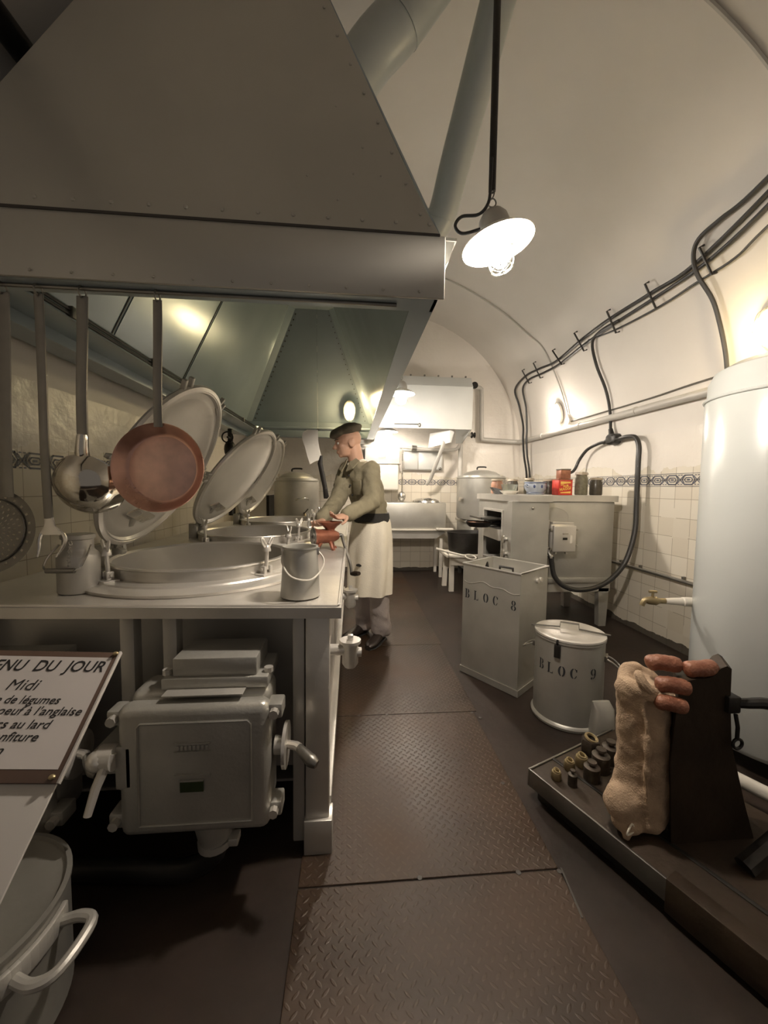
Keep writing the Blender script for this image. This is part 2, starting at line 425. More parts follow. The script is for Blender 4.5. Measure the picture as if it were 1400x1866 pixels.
# ------------------------------------------------------------------ the room
VX, VZ, VR = .52, 1.77, 2.08           # barrel vault axis and radius
XL, XR, YB, YF = VX-VR, VX+VR, 5.8, -1.6
TH = .12
floor = MB().box(XL-TH, XR+TH, YF, YB+TH, -.10, 0)
struct('floor', floor, M_FLOOR)
def plates(name, cells):
    b = MB()
    for (x0, x1, y0, y1) in cells: b.box(x0, x1, y0, y1, 0, .004, .0015, seg=1)
    return struct(name, b, M_PLATE)
plates('trim_1', [(-.16, .70, -1.2, 1.150), (-.16, .70, 1.156, 2.06), (-.16, .72, 2.066, 3.0), (-.16, .74, 3.006, 4.2), (-.16, .76, 4.206, 5.7)])
bolts = MB()
for (x, y) in [(.23, 1.157), (.698, 1.144), (.56, 1.15), (.207, 2.063), (.69, 2.05), (.72, 2.0), (.66, 1.53), (.05, 2.063)]:
    bolts.lathe([(0, .0055), (.008, .0055), (.009, .0042)], (x, y, 0), 10)
bolts.box(-.003, .003, -.075, .075, .004, .006, M=Matrix.Translation((.70, 1.08, 0)) @ rotz(-.12))
struct('trim_2', bolts, M_SEAM)
WR, WL, WB = wall_material('wall_right_finish', 1), wall_material('wall_left_finish', 1), wall_material('wall_back_finish', 0)
struct('wall_right', MB().box(XR, XR+TH, YF, YB, 0, VZ), WR)
struct('wall_left', MB().box(XL-TH, XL, YF, YB, 0, VZ), WL)
ba = [(XL-TH, YB, 0), (XR+TH, YB, 0)] + [(VX+(VR+TH)*math.cos(a*math.pi/40), YB, VZ+(VR+TH)*math.sin(a*math.pi/40)) for a in range(41)]
struct('wall_back', MB().prism(ba, (0, TH, 0)), WB)
cv = MB(); nA, nY = 64, 40
vs = []; fs = []
for i in range(nA+1):
    a = math.pi*i/nA
    for j in range(nY+1):
        y = YF+(YB-YF)*j/nY
        w = .012*noise.noise(Vector((a*2.2, y*.9, 0))) * min(1, 6*math.sin(a))
        vs.append((VX+(VR+w)*math.cos(a), y, VZ+(VR+w)*math.sin(a)))
for i in range(nA):
    for j in range(nY):
        k = i*(nY+1)+j; fs.append((k, k+1, k+nY+2, k+nY+1))
k = len(vs)
for i in range(nA+1):
    a = math.pi*i/nA
    for y in (YF, YB): vs.append((VX+(VR+TH)*math.cos(a), y, VZ+(VR+TH)*math.sin(a)))
for i in range(nA):
    q = k+2*i; fs.append((q, q+2, q+3, q+1))
cv.add(vs, fs)
struct('ceiling', cv, M_VAULT)

def frieze(name, n, mapper):
    """band of interlaced long octagons"""
    b = MB(); L = .150; hh = .040
    def strip(p, q, w=.0045):
        d = Vector((q[0]-p[0], q[1]-p[1], 0)); d.normalize(); nn = Vector((-d.y, d.x, 0))*w
        P = Vector((*p, 0)) - d*w*.5; Q = Vector((*q, 0)) + d*w*.5
        b.add([mapper(*(P+nn).xy), mapper(*(P-nn).xy), mapper(*(Q-nn).xy), mapper(*(Q+nn).xy)], [(0, 1, 2, 3)])
    for k in range(n):
        x = k*L
        for (a, h, w) in ((.056, .036, .0045), (.036, .016, .0035)):
            o = [(x-a, 0), (x-a*.62, h), (x+a*.62, h), (x+a, 0), (x+a*.62, -h), (x-a*.62, -h)]
            for i in range(6): strip(o[i], o[(i+1) % 6], w)
        strip((x-.010, 0), (x+.010, 0), .006)
        for sgn in (1, -1):
            strip((x+.046, .030*sgn), (x+L-.046, -.030*sgn), .0035)
            strip((x+.056, .036*sgn), (x+.069, .036*sgn), .003); strip((x+L-.056, .036*sgn), (x+L-.069, .036*sgn), .003)
    return b
FZ = 1.36
struct('trim_3', frieze('r', 10, lambda u, v: (XR-.003, 2.62+u, FZ+v)), M_FRIEZE)
struct('trim_4', frieze('b', 15, lambda u, v: (.32+u, YB-.003, FZ+v)), M_FRIEZE)
struct('trim_5', frieze('l', 26, lambda u, v: (XL+.003, 1.45+u, FZ+.02+v)), M_FRIEZE)
bg = MB()
for h in (.050, -.050): bg.box(XR-.0025, XR, 2.5, YB-.004, FZ+h-.002, FZ+h+.002)
struct('trim_6', bg, M_FRIEZE)

# ------------------------------------------------------------------ exhaust hood over the range
hood = thing('exhaust_hood', 'huge riveted grey sheet metal exhaust hood hanging over the cooking range', 'hood', (-.52, 3.2, 1.9))
ZB, ZR, ZT = 1.9, 2.1, 3.26
HX0, HX1, HY0, HY1 = -1.33, .285, 1.30, 5.10
part('front_rim', MB().box(-1.52, .305, HY0, HY0+.012, ZB, ZR, .003), M_HOOD, hood)
rr_ = MB(); rr_.box(HX1-.012, HX1, HY0+.012, HY1, ZB, ZR); rr_.box(HX0, HX1-.012, HY1-.012, HY1, ZB, ZR); rr_.box(HX0, HX0+.012, HY0+.012, HY1-.012, ZB, ZR)
part('side_rim', rr_, M_HOODIN, hood)
fl = MB(); fl.box(-1.52, HX1, HY0+.012, HY0+.10, ZB, ZB+.006); fl.box(HX1-.085, HX1-.012, HY0+.10, HY1-.012, ZB, ZB+.006)
fl.box(HX0+.012, HX1-.085, HY1-.09, HY1-.012, ZB, ZB+.006); fl.box(HX0+.012, HX0+.17, HY0+.10, HY1-.09, ZB+.05, ZB+.056)
part('lower_flange', fl, M_HOODIN, hood)
lf = MB(); lf.sheet([(HX0-.19, HY0+.05, ZB+.03), (HX0-.19, HY1-.05, ZB+.03), (HX0, HY1-.05, ZB+.01), (HX0, HY0+.05, ZB+.01)], .006)
part('wall_flange', lf, M_HOODIN, hood)
sl = lambda z: HY0+.2*(z-ZR)
fp = [(HX1, sl(ZR), ZR), (.237, sl(2.19), 2.19), (-.205, sl(ZT), ZT), (-.70, sl(ZT), ZT), (HX0, sl(ZR), ZR)]
part('front_panel', MB().sheet(fp, .006), M_HOOD, hood)
part('edge_seam', MB().box(-1.5, HX1, HY0-.0035, HY0-.0005, ZR-.004, ZR+.004), M_SEAM, hood)
xt0, xt1, yt0, yt1 = -.70, -.205, sl(ZT), 4.50
xtb = -.70
part('right_panel', MB().sheet([(HX1, HY0, ZR), (HX1, HY1, ZR), (xt1, yt1, ZT), (xt1, yt0, ZT)], .006), M_HOODIN, hood)
part('left_panel', MB().sheet([(HX0, HY0, ZR), (HX0, HY1, ZR), (xtb, yt1, ZT), (xt0, yt0, ZT)], .006), M_HOODIN, hood)
part('rear_panel', MB().sheet([(HX0, HY1, ZR), (HX1, HY1, ZR), (xt1, yt1, ZT), (xtb, yt1, ZT)], .006), M_HOODIN, hood)
part('top_panel', MB().sheet([(xt0, yt0, ZT), (xt1, yt0, ZT), (xt1, yt1, ZT), (xtb, yt1, ZT)], .006), M_HOODIN, hood)
# cover strips on the inner corners and panel joints
def strip_on(a, b, w, nrm, t=.012):
    a, b = Vector(a), Vector(b); d = (b-a).normalized(); s_ = Vector(nrm).normalized().cross(d)*(w/2); nn = Vector(nrm).normalized()*t
    return MB().prism([a-s_, a+s_, b+s_, b-s_], nn)
part('corner_strip', strip_on((HX1-.02, HY1-.03, ZR), (xt1-.02, yt1-.03, ZT), .09, (-.6, -.7, -.3)), M_HOODIN, hood)
part('corner_strip', strip_on((HX0+.02, HY1-.03, ZR), (xtb+.02, yt1-.03, ZT), .10, (.6, -.7, -.3)), M_HOODIN, hood)
def on_left(y, t): return Vector((HX0+(.6*xt0+.4*xtb-HX0)*t, y, ZR+(ZT-ZR)*t))
def on_right(y, t): return Vector((HX1+(xt1-HX1)*t, y, ZR+(ZT-ZR)*t))
for y0, y1 in ((3.2, 3.1), (2.3, 2.25)):
    part('joint_seam', strip_on(on_left(y0, 0)+X_*.004, on_left(y1, 1)+X_*.004, .008, (.93, 0, -.33), .003), M_SEAM, hood)
    part('joint_strip', strip_on(on_left(y0+.07, 0)+X_*.004, on_left(y1+.07, 1)+X_*.004, .10, (.93, 0, -.33), .004), M_HOODIN, hood)
riv = MB()
for k in range(16):
    x = -1.4+k*.11
    riv.ell((x, sl(2.135)-.004, 2.135), (.007, .005, .007), n=8)
for k in range(10):
    t = .06+k*.095; p = Vector((HX1, sl(ZR), ZR)).lerp(Vector((-.205, sl(ZT), ZT)), t)
    riv.ell(p+Vector((-.035, -.005, 0)), (.006, .004, .006), n=8)
for k in range(12):
    riv.ell((-1.1+k*.12, HY0-.002, ZB+.018), (.005, .004, .005), n=6)
for (x, z) in ((.03, 2.4), (.09, 2.3), (-.06, 2.55), (-.05, 2.2), (.0, 2.3), (-.15, 2.28)):
    riv.ell((x, sl(z)-.004, z), (.004, .003, .004), n=6)
part('rivets', riv, M_HOOD, hood, stuff=True)
riv2 = MB()
for k in range(22):
    t = .03+k*.044
    p = Vector((HX0+.09, HY1-.006, ZR)).lerp(Vector((xtb+.09, yt1-.006, ZT)), t); riv2.ell(p+Vector((0, -.004, -.002)), .009, n=6)
    p = Vector((HX1-.10, HY1-.006, ZR)).lerp(Vector((xt1-.08, yt1-.006, ZT)), t); riv2.ell(p+Vector((0, -.004, -.002)), .006, n=6)
part('inner_rivets', riv2, M_SEAM, hood, stuff=True)
part('hanging_rail', MB().tube([(-1.45, HY0+.05, ZB-.006), (.15, HY0+.05, ZB-.006)], .006, 8), M_DSTEEL, hood)
rl = MB().tube([(HX0+.1, HY1-.13, ZB+.10), (HX1-.05, HY1-.13, ZB+.10)], .022, 12)
for x in (-1.0, -.45, .1): rl.tube([(x, HY1-.13, ZB+.10), (x, HY1-.02, ZB+.10)], .008, 6)
part('rear_rail', rl, M_HOODIN, hood)
ck = MB().prism([(.275, 1.335, 2.105), (.345, 1.335, 2.105), (.325, 1.335, 2.02+.02), (.312, 1.335, 2.0+.02)], (0, .05, 0))
ck.box(.262, .35, 1.33, 1.39, 2.105, 2.115)
part('corner_bracket', ck, M_HOOD, hood)

# cables along the left inner edge of the hood
cb = MB()
for dz in (0, .02): cb.wire([(-1.165, 1.42, 1.972+dz), (-1.163, 2.2, 1.968+dz), (-1.165, 3.2, 1.972+dz), (-1.163, 4.95, 1.970+dz)], .0075, 6, sm=6)
cc = thing('power_cable', 'twin black cable clipped along the inner left edge of the exhaust hood', 'cable', (-1.165, 3.2, 1.957))
part('cable', cb, M_BLACK, cc)
for y in (1.75, 2.4, 2.9, 3.6, 4.3): part('clip', MB().box(-1.18, -1.150, y-.012, y+.012, 1.956, 2.004, .003), M_DSTEEL, cc)

# ------------------------------------------------------------------ ducts on the vault
d1 = thing('ventilation_duct', 'fat grey duct with an elbow rising from the hood towards the vault crown', 'duct', (.2, 1.9, 3.3))
part('duct_tube', MB().tube([(-.12, 1.98, 3.03), (.07, 1.95, 3.30), (.22, 1.92, 3.45), (.44, 1.87, 3.72)], .115, 28, sm=5), M_DUCT, d1)
part('joint_band', MB().cyl((.205, 1.922, 3.434), (.215, 1.918, 3.446), .119, n=28), M_DUCT, d1)
d2 = thing('ventilation_duct', 'slimmer grey duct sloping up the vault behind the front pendant lamp', 'duct', (.6, 2.2, 3.2))
part('duct_tube', MB().tube([(.12, 2.52, 2.78), (.38, 2.50, 2.80), (.53, 2.46, 2.92), (.60, 2.30, 3.20), (.72, 1.95, 3.74)], .088, 24, sm=5), M_DUCT, d2)
part('joint_band', MB().cyl((.535, 2.452, 2.935), (.541, 2.437, 2.96), .094, n=24), M_DUCT, d2)
solo('dark_pipe', MB().tube([(-1.195, -1.5, 2.83), (-1.195, 2.6, 2.83)], .045, 14), M_BLACKP, 'dark pipe along the vault at the top left corner, passing behind the hood', 'pipe')

# ------------------------------------------------------------------ lamps
def pendant(loc, top, power, label, tilt, group, cordloop=True, k_=1.0):
    x, y, z = loc
    t = thing('pendant_lamp', label, 'lamp', (x, y, z), 0, group)
    R = Matrix.Translation(Vector(loc)) @ Matrix.Rotation(tilt[0], 4, 'X') @ Matrix.Rotation(tilt[1], 4, 'Y') @ Matrix.Scale(k_, 4)
    sh = MB().lathe([(.046, .030), (.075, .022), (.110, .006), (.138, -.016), (.141, -.018), (.140, -.021), (.108, .001), (.074, .017), (.046, .025), (.046, .030)], n=40, M=R)
    part('shade', sh, M_WHITE, t)
    part('cap', MB().lathe([(.0, .115), (.02, .114), (.04, .104), (.056, .082), (.062, .05), (.062, .03), (.05, .026)], n=28, M=R), M_ALU_D, t, 'grey ribbed cap')
    g = MB().lathe([(.036, .018), (.042, -.01), (.043, -.05), (.037, -.085), (.02, -.105), (0, -.11)], n=24, M=R)
    part('globe', g, emit('lamp_glow', WARM, power), t, 'glowing glass globe')
    cg = MB()
    for k in range(6):
        a = k*math.pi/3; c_, s_ = math.cos(a), math.sin(a)
        cg.tube([R @ Vector((c_*r, s_*r, zz)) for r, zz in ((.058, .02), (.057, -.05), (.052, -.095), (.030, -.122), (0, -.128))], .0022, 5, sm=3)
    for rad, zz in ((.058, -.02), (.057, -.06), (.036, -.118)):
        cg.circle_wire(R @ Vector((0, 0, zz)), rad, .0022, R.to_3x3() @ Z_, 24, 5)
    part('cage', cg, M_STEEL, t)
    top_pt = R @ Vector((0, 0, .115))
    hk = MB().tube([top_pt, top_pt+Z_*.012], .004, 6); hk.circle_wire(top_pt+Z_*.026, .015, .0025, (0, 1, 0), 18, 6)
    hk.circle_wire(top_pt+Z_*.052, .013, .0025, (1, .3, 0), 18, 6)
    part('hook', hk, M_DSTEEL, t)
    rod0 = top_pt+Z_*.064
    part('suspension_rod', MB().cyl(rod0, (rod0.x, rod0.y, top), .0125 if cordloop else .010, n=12), M_BLACKP, t)
    if cordloop:
        pts = [rod0+Vector((-.008, -.012, .10)), rod0+Vector((-.010, -.012, 0)), rod0+Vector((-.018, -.012, -.052)), rod0+Vector((-.05, -.01, -.087)), rod0+Vector((-.108, -.01, -.098)), rod0+Vector((-.130, -.01, -.130)), rod0+Vector((-.103, -.005, -.150)), R @ Vector((-.058, 0, .05))]
    else:
        pts = [rod0+Vector((-.006, 0, .05)), rod0+Vector((-.02, 0, -.04)), rod0+Vector((-.09, 0, -.09)), R @ Vector((-.062, 0, .05))]
    part('cord', MB().tube(pts, .0055, 8, sm=6), M_BLACK, t)
    return t
pendant((.500, 1.36, 2.138), VZ+VR-.012, P_FRONT, 'large lit caged pendant lamp hanging right of the hood front corner', (-.05, -.20), None, True, .875)
pendant((.505, 4.0, 2.255), VZ+VR-.01, P_MID, 'lit caged pendant lamp in front of the far box hood', (0, 0), None, False)
pendant((.50, 5.36, 2.062), 2.735, P_FAR, 'small lit pendant lamp underneath the far box hood', (0, 0), None, False)
def bulkhead(loc, nrm, power, col, label, along):
    t = thing('bulkhead_lamp', label, 'lamp', loc)
    n = Vector(nrm).normalized(); a = (Vector(along)-n*Vector(along).dot(n)).normalized(); s_ = n.cross(a)
    R = Matrix(((a.x, s_.x, n.x, loc[0]), (a.y, s_.y, n.y, loc[1]), (a.z, s_.z, n.z, loc[2]), (0, 0, 0, 1)))
    bs = MB().loft([(R @ Vector((0, 0, zz)), a, s_, ra, rs) for zz, ra, rs in ((0, .13, .075), (.03, .13, .075), (.04, .11, .06))], 28)
    part('base', bs, M_ALU_D, t)
    gl = MB().loft([(R @ Vector((-.01, 0, zz)), a, s_, ra, rs) for zz, ra, rs in ((.041, .085, .045), (.07, .085, .046), (.10, .075, .038), (.118, .04, .02))], 24)
    part('globe', gl, emit('lamp_glow_yellow', col, power), t, 'glowing glass globe')
    cg = MB()
    for q in (-.05, 0, .05): cg.tube([R @ Vector((q, yy, zz)) for yy, zz in ((-.06, .035), (-.05, .09), (-.02, .128), (.02, .128), (.05, .09), (.06, .035))], .0022, 5, sm=3)
    cg.tube([R @ Vector((q, 0, zz)) for q, zz in ((-.11, .035), (-.1, .09), (-.04, .128), (.04, .128), (.1, .09), (.11, .035))], .0022, 5, sm=3)
    part('cage', cg, M_STEEL, t)
    return t
bulkhead((-.03, 4.955, 2.24), (0, -.9, -.35), P_HOOD, YELLOW, 'yellow glowing bulkhead lamp on the inside rear slope of the hood', (0, -.2, 1))
bulkhead((2.535, 4.574, 2.212), (-1, 0, -.2), P_WALL, WARM, 'lit bulkhead lamp on the right vault beside the round junction box', (0, 0, 1))
bulkhead((2.525, 2.165, 2.262), (-1, 0, -.25), P_SIDE, YELLOW, 'yellow bulkhead lamp on the right vault above the big tank', (0, 0, 1))

# ------------------------------------------------------------------ cables and pipes of the right wall
bt = [(2.02, 1.2, 3.07), (2.21, 1.8, 2.94), (2.295, 2.494, 2.798), (2.296, 2.891, 2.794), (2.292, 3.365, 2.80), (2.30, 3.796, 2.778), (2.325, 4.311, 2.735), (2.305, 4.665, 2.758), (2.30, 5.05, 2.772), (2.34, 5.45, 2.70), (2.43, 5.50, 2.489), (2.482, 5.46, 2.20), (2.486, 5.455, 1.985), (2.51, 5.455, 1.75), (2.56, 5.458, 1.46), (2.57, 5.458, .9)]
solo('power_cable', MB().tube(bt, .014, 8, sm=6), M_BLACK, 'topmost black cable of the bundle clamped along the right vault', 'cable', None)
bm_ = [(2.06, 1.2, 3.01), (2.25, 1.9, 2.87), (2.308, 2.388, 2.773), (2.319, 2.862, 2.753), (2.321, 3.329, 2.749), (2.33, 3.786, 2.733), (2.348, 4.285, 2.695), (2.343, 4.65, 2.702), (2.332, 5.0, 2.720), (2.365, 5.25, 2.66), (2.453, 5.32, 2.424), (2.484, 5.34, 2.147), (2.488, 5.35, 1.985), (2.51, 5.354, 1.75), (2.56, 5.354, 1.458), (2.57, 5.354, .9)]
solo('power_cable', MB().tube(bm_, .013, 8, sm=6), M_BLACK, 'middle black cable of the bundle clamped along the right vault', 'cable')
th = [(2.20, 1.3, 2.90), (2.316, 2.06, 2.758), (2.344, 2.267, 2.706), (2.348, 2.535, 2.697), (2.354, 2.872, 2.686), (2.345, 3.353, 2.705), (2.318, 3.70, 2.745)]
solo('power_cable', MB().tube(th, .008, 8, sm=6), M_BLACK, 'thin lowest black cable of the bundle clamped along the right vault', 'cable')
lp = [(2.12, 1.45, 3.02), (2.21, 2.05, 2.93), (2.215, 2.25, 2.915), (2.222, 2.40, 2.895), (2.255, 2.472, 2.837), (2.315, 2.499, 2.731), (2.411, 2.474, 2.563), (2.471, 2.467, 2.401), (2.52, 2.463, 2.221), (2.550, 2.467, 2.077)]
solo('power_cable', MB().tube(lp, .014, 8, sm=6), M_BLACK, 'black cable looping off the bundle and dropping to the tank pipe', 'cable')
dn = [(2.31, 3.25, 2.745), (2.314, 3.50, 2.755), (2.335, 3.66, 2.705), (2.425, 3.719, 2.516), (2.505, 3.674, 2.265), (2.55, 3.66, 2.053), (2.552, 3.64, 1.86)]
solo('power_cable', MB().tube(dn, .014, 8, sm=6), M_BLACK, 'black cable dropping from the bundle to the cast junction box', 'cable')
clampM = []
for i, (a, b) in enumerate([((2.257, 2.412, 2.859), (2.352, 2.406, 2.69)), ((2.253, 2.872, 2.864), (2.354, 2.872, 2.686)), ((2.257, 3.319, 2.859), (2.358, 3.325, 2.677)), ((2.254, 3.814, 2.864), (2.355, 3.795, 2.683)), ((2.265, 4.256, 2.845), (2.358, 4.213, 2.678)), ((2.263, 4.707, 2.849), (2.364, 4.71, 2.666)), ((2.262, 5.02, 2.851), (2.357, 5.0, 2.679))]):
    a, b = Vector(a), Vector(b); out = Vector((-.9, 0, -.43))*.022
    m_ = MB().tube([a-out*.6, a+out, b+out, b-out*.6], .008, 6)
    solo('cable_clamp', m_, M_BLACKP, 'black bar clamp across the vault cable bundle, ' + ['nearest the camera', 'second from the camera', 'third from the camera', 'middle of the row', 'third from the far end', 'second from the far end', 'farthest from the camera'][i], 'clamp', 'bar clamps on the cable bundle')
jb = thing('junction_box', 'black cast junction box with three cable necks on the right wall', 'junction box', (2.56, 3.608, 1.74))
part('body', MB().loft([((2.592, 3.608, 1.772), Y_, Z_, .075, .055), ((2.53, 3.608, 1.772), Y_, Z_, .072, .052), ((2.515, 3.608, 1.772), Y_, Z_, .05, .035)], 20, pw=.7), M_BLACKP, jb)
part('cable_neck', MB().cyl((2.552, 3.62, 1.81), (2.552, 3.64, 1.875), .026, .02, 12), M_BLACKP, jb)
part('cable_neck', MB().cyl((2.55, 3.67, 1.765), (2.55, 3.73, 1.752), .025, .02, 12), M_BLACKP, jb)
part('cable_neck', MB().cyl((2.55, 3.545, 1.765), (2.55, 3.47, 1.76), .025, .02, 12), M_BLACKP, jb)
solo('power_cable', MB().tube([(2.545, 3.71, 1.756), (2.53, 3.80, 1.745), (2.52, 3.96, 1.70), (2.50, 4.06, 1.60), (2.45, 4.08, 1.48), (2.3, 4.05, 1.40), (2.1, 4.03, 1.1)], .016, 8, sm=6), M_BLACK, 'short black cable curving down from the junction box behind the jars', 'cable')
solo('power_cable', MB().tube([(2.545, 3.49, 1.76), (2.535, 3.38, 1.765), (2.53, 3.27, 1.745), (2.525, 3.215, 1.66), (2.52, 3.206, 1.50), (2.52, 3.20, 1.14), (2.50, 3.18, .90), (2.42, 3.16, .66), (2.30, 3.15, .51), (2.16, 3.16, .42), (2.0, 3.18, .39), (1.88, 3.20, .42), (1.80, 3.215, .50), (1.775, 3.225, .60), (1.770, 3.23, .68)], .021, 10, sm=6), M_BLACK, 'thick black cable hanging in a loop from the wall to the oven switch box', 'cable')
aw = [(.98, 4.66, 3.775), (1.085, 4.65, 3.741), (1.427, 4.665, 3.609), (1.824, 4.619, 3.352), (2.071, 4.545, 3.11), (2.201, 4.454, 2.943), (2.309, 4.454, 2.77), (2.452, 4.444, 2.455), (2.518, 4.423, 2.228), (2.552, 4.402, 2.10)]
solo('conduit', MB().tube([Vector((VX, p[1], VZ)) + (Vector(p)-Vector((VX, p[1], VZ)))*1.008 for p in aw], .008, 6, sm=5), M_PIPE, 'thin conduit curving over the far vault down to the round junction box', 'conduit')
solo('conduit', MB().tube([Vector((VX, 1.775, VZ)) + Vector((math.cos(a), 0, math.sin(a)))*2.065 for a in [1.12, 1.05, .98, .90, .83, .76, .69, .60, .5]], .010, 6, sm=4), M_PIPE, 'near conduit curving over the vault in the top right corner of the photo', 'conduit')
jb2 = thing('junction_box', 'small pale round junction box above the right wall pipe', 'junction box', (2.58, 4.402, 2.06))
part('box', MB().cyl((2.59, 4.402, 2.088), (2.535, 4.402, 2.085), .045, n=20), M_WHITEP, jb2)
part('neck', MB().cyl((2.552, 4.402, 2.125), (2.552, 4.405, 2.155), .016, n=10), M_WHITEP, jb2)
cu = [(2.565, 4.36, 2.072), (2.572, 3.76, 2.068), (2.572, 3.18, 2.068), (2.572, 2.75, 2.08), (2.572, 2.3, 2.08)]
solo('conduit', MB().tube(cu, .008, 6, sm=4), M_DSTEEL, 'thin dark conduit running just above the thick right wall pipe', 'conduit')
wp = thing('wall_pipe', 'thick pale painted pipe running along the right wall above the tiles', 'pipe', (2.55, 3.8, 1.96))
part('pipe_run', MB().tube([(2.548, 1.2, 1.985), (2.548, 5.45, 1.985)], .033, 16), M_PIPE, wp)
for y in (2.5, 3.3, 4.15, 5.0): part('pipe_bracket', MB().cyl((2.548, y-.012, 1.985), (2.548, y+.012, 1.985), .038, n=16).box(2.56, 2.595, y-.012, y+.012, 1.965, 2.005), M_PIPE, wp)
lw = thing('wall_pipe', 'brown narrow pipe running low along the right wall tiles', 'pipe', (2.57, 3.4, .55))
part('pipe_run', MB().tube([(2.572, 1.9, .571), (2.572, 4.6, .571)], .014, 10), M_DSTEEL, lw)
for y in (2.75, 3.2, 3.45): part('pipe_clip', MB().box(2.578, 2.602, y-.01, y+.01, .56, .605, .002), M_DSTEEL, lw)

# ------------------------------------------------------------------ tank at the right edge
TX, TY, TR = 2.04, 1.64, .32
tk = thing('water_tank', 'tall glossy pale grey cylindrical water tank at the right edge', 'tank', (TX, TY, 0))
part('shell', MB().lathe([(0, .09), (TR-.02, .09), (TR, .12), (TR, 1.715), (TR-.006, 1.73), (TR-.008, 1.80), (TR-.03, 1.85), (TR-.09, 1.885), (TR-.2, 1.90), (0, 1.905)], (TX, TY, 0), 56), M_TANK, tk)
part('shell_band', MB().circle_wire((TX, TY, 1.718), TR+.002, .007, (0, 0, 1), 56, 8), M_TANK, tk)
for a in (.6, 2.7, 4.75): part('foot', MB().cyl((TX+.24*math.cos(a), TY+.24*math.sin(a), 0), (TX+.24*math.cos(a), TY+.24*math.sin(a), .10), .03, .035, 12), M_TANK, tk)
ta = math.atan2(.70, -.72)+.06
tpx, tpy = TX+TR*math.cos(ta), TY+TR*math.sin(ta)
tpd = Vector((-.93, .15, 0)).normalized(); tp0 = Vector((1.79, 1.86, .685))
tp = thing('water_tap', 'old bronze tap on a white pipe stub sticking out of the tank', 'tap', (1.70, 1.87, .64))
part('pipe_stub', MB().tube([tp0+Vector((.03, -.01, 0)), tp0, tp0+tpd*.03, tp0+tpd*.035, tp0+tpd*.085, tp0+tpd*.12], [.024, .024, .024, .020, .018, .015], 14), M_WHITEP, tp, 'white painted pipe stub')
part('tap_body', MB().tube([tp0+tpd*.12, tp0+tpd*.15, tp0+tpd*.17, tp0+tpd*.20, tp0+tpd*.225, tp0+tpd*.238-Z_*.028], [.015, .015, .024, .021, .014, .013], 12, sm=3), M_BRASS, tp)
part('tap_handle', MB().cyl(tp0+tpd*.185+Z_*.012, tp0+tpd*.185+Z_*.045, .008, .006, 10).tube([tp0+tpd*.165+Z_*.048, tp0+tpd*.205+Z_*.048], .007, 8), M_BRASS, tp)
solo('floor_pipe', MB().tube([(1.42, 1.52, .16), (1.52, 1.38, .13), (1.66, 1.22, .10), (1.8, 1.1, .09)], .026, 12, sm=4), M_WHITEP, 'white pipe slanting along the floor at the foot of the tank', 'pipe')

# ------------------------------------------------------------------ cooking range
RX0, RX1, RY0, RY1, RT = -1.37, -.03, 1.23, 4.36, .88
rg = thing('cooking_range', 'long silver painted cooking range with angle iron frame under the hood', 'range', (-.7, 2.8, 0))
KX, KY, KR = -.672, (1.83, 2.80, 3.80), .365
wt = MB(); cuts = [RY0, 2.31, 3.30, RY1]
for i in range(3):
    y0, y1 = cuts[i], cuts[i+1]
    angs = sorted([2*math.pi*k/48 for k in range(48)] + [math.atan2(yy-KY[i], xx-KX) % (2*math.pi) for xx in (RX0, RX1) for yy in (y0, y1)])
    vi = []; vo = []
    for a in angs:
        c_, s_ = math.cos(a), math.sin(a)
        tt = min([(RX1-KX)/c_ if c_ > 1e-9 else 1e9, (RX0-KX)/c_ if c_ < -1e-9 else 1e9, (y1-KY[i])/s_ if s_ > 1e-9 else 1e9, (y0-KY[i])/s_ if s_ < -1e-9 else 1e9])
        vi.append((KX+(KR+.05)*c_, KY[i]+(KR+.05)*s_, RT)); vo.append((KX+tt*c_, KY[i]+tt*s_, RT))
    n = len(angs)
    wt.add(vi+vo, [(k, n+k, n+(k+1) % n, (k+1) % n) for k in range(n)])
skew = lambda x: RY0 + max(0, (-.1-x))*.05
wt.prism([(RX0, skew(RX0), RT-.036), (RX1, RY0, RT-.036), (RX1, RY0, RT-.001), (RX0, skew(RX0), RT-.001)], (0, .05, 0))
wt.box(RX1-.04, RX1, RY0+.05, RY1, RT-.036, RT-.001); wt.box(RX0, RX0+.04, RY0+.05, RY1, RT-.036, RT-.001); wt.box(RX0+.04, RX1-.04, RY1-.04, RY1, RT-.036, RT-.001)
for p in wt.v:                                  # the front edge runs slightly askew
    if abs(p.y-RY0) < 1e-6 and abs(p.z-RT) < 1e-6: p.y = skew(p.x)
part('worktop', wt, M_ALU, rg)
rim = MB().tube([(RX0+.02, skew(RX0)+.012, RT+.001), (RX1-.012, RY0+.012, RT+.001), (RX1-.008, RY0+.03, RT+.001), (RX1-.010, RY1-.02, RT+.001)], .006, 6)
part('raised_edge', rim, M_ALU, rg)
part('front_plate', MB().box(RX0+.05, -.13, 1.44, 1.455, .20, RT-.04), M_ALU_D, rg)
part('side_plate', MB().box(-.115, -.10, 1.33, RY1-.05, .10, RT-.04), M_ALU, rg)
part('far_plate', MB().box(RX0+.05, -.115, RY1-.07, RY1-.055, .1, RT-.04), M_ALU_D, rg)
part('left_plate', MB().box(RX0+.03, RX0+.045, 1.45, RY1-.07, .1, RT-.04), M_ALU_D, rg)
for (x0, x1, yy) in ((-.15, -.07, 1.275), (-.195, -.155, 1.29), (-.62, -.575, 1.30), (-.755, -.71, 1.30), (-1.32, -1.26, 1.33)):
    part('frame_post', MB().box(x0, x1, yy, yy+.05, .03 if x0 > -.2 else .12, RT-.037, .004), M_ALU_D if x0 < -.155 else M_ALU, rg)
part('foot', MB().box(-.155, -.058, 1.262, 1.34, .0, .125, .004), M_ALU, rg)
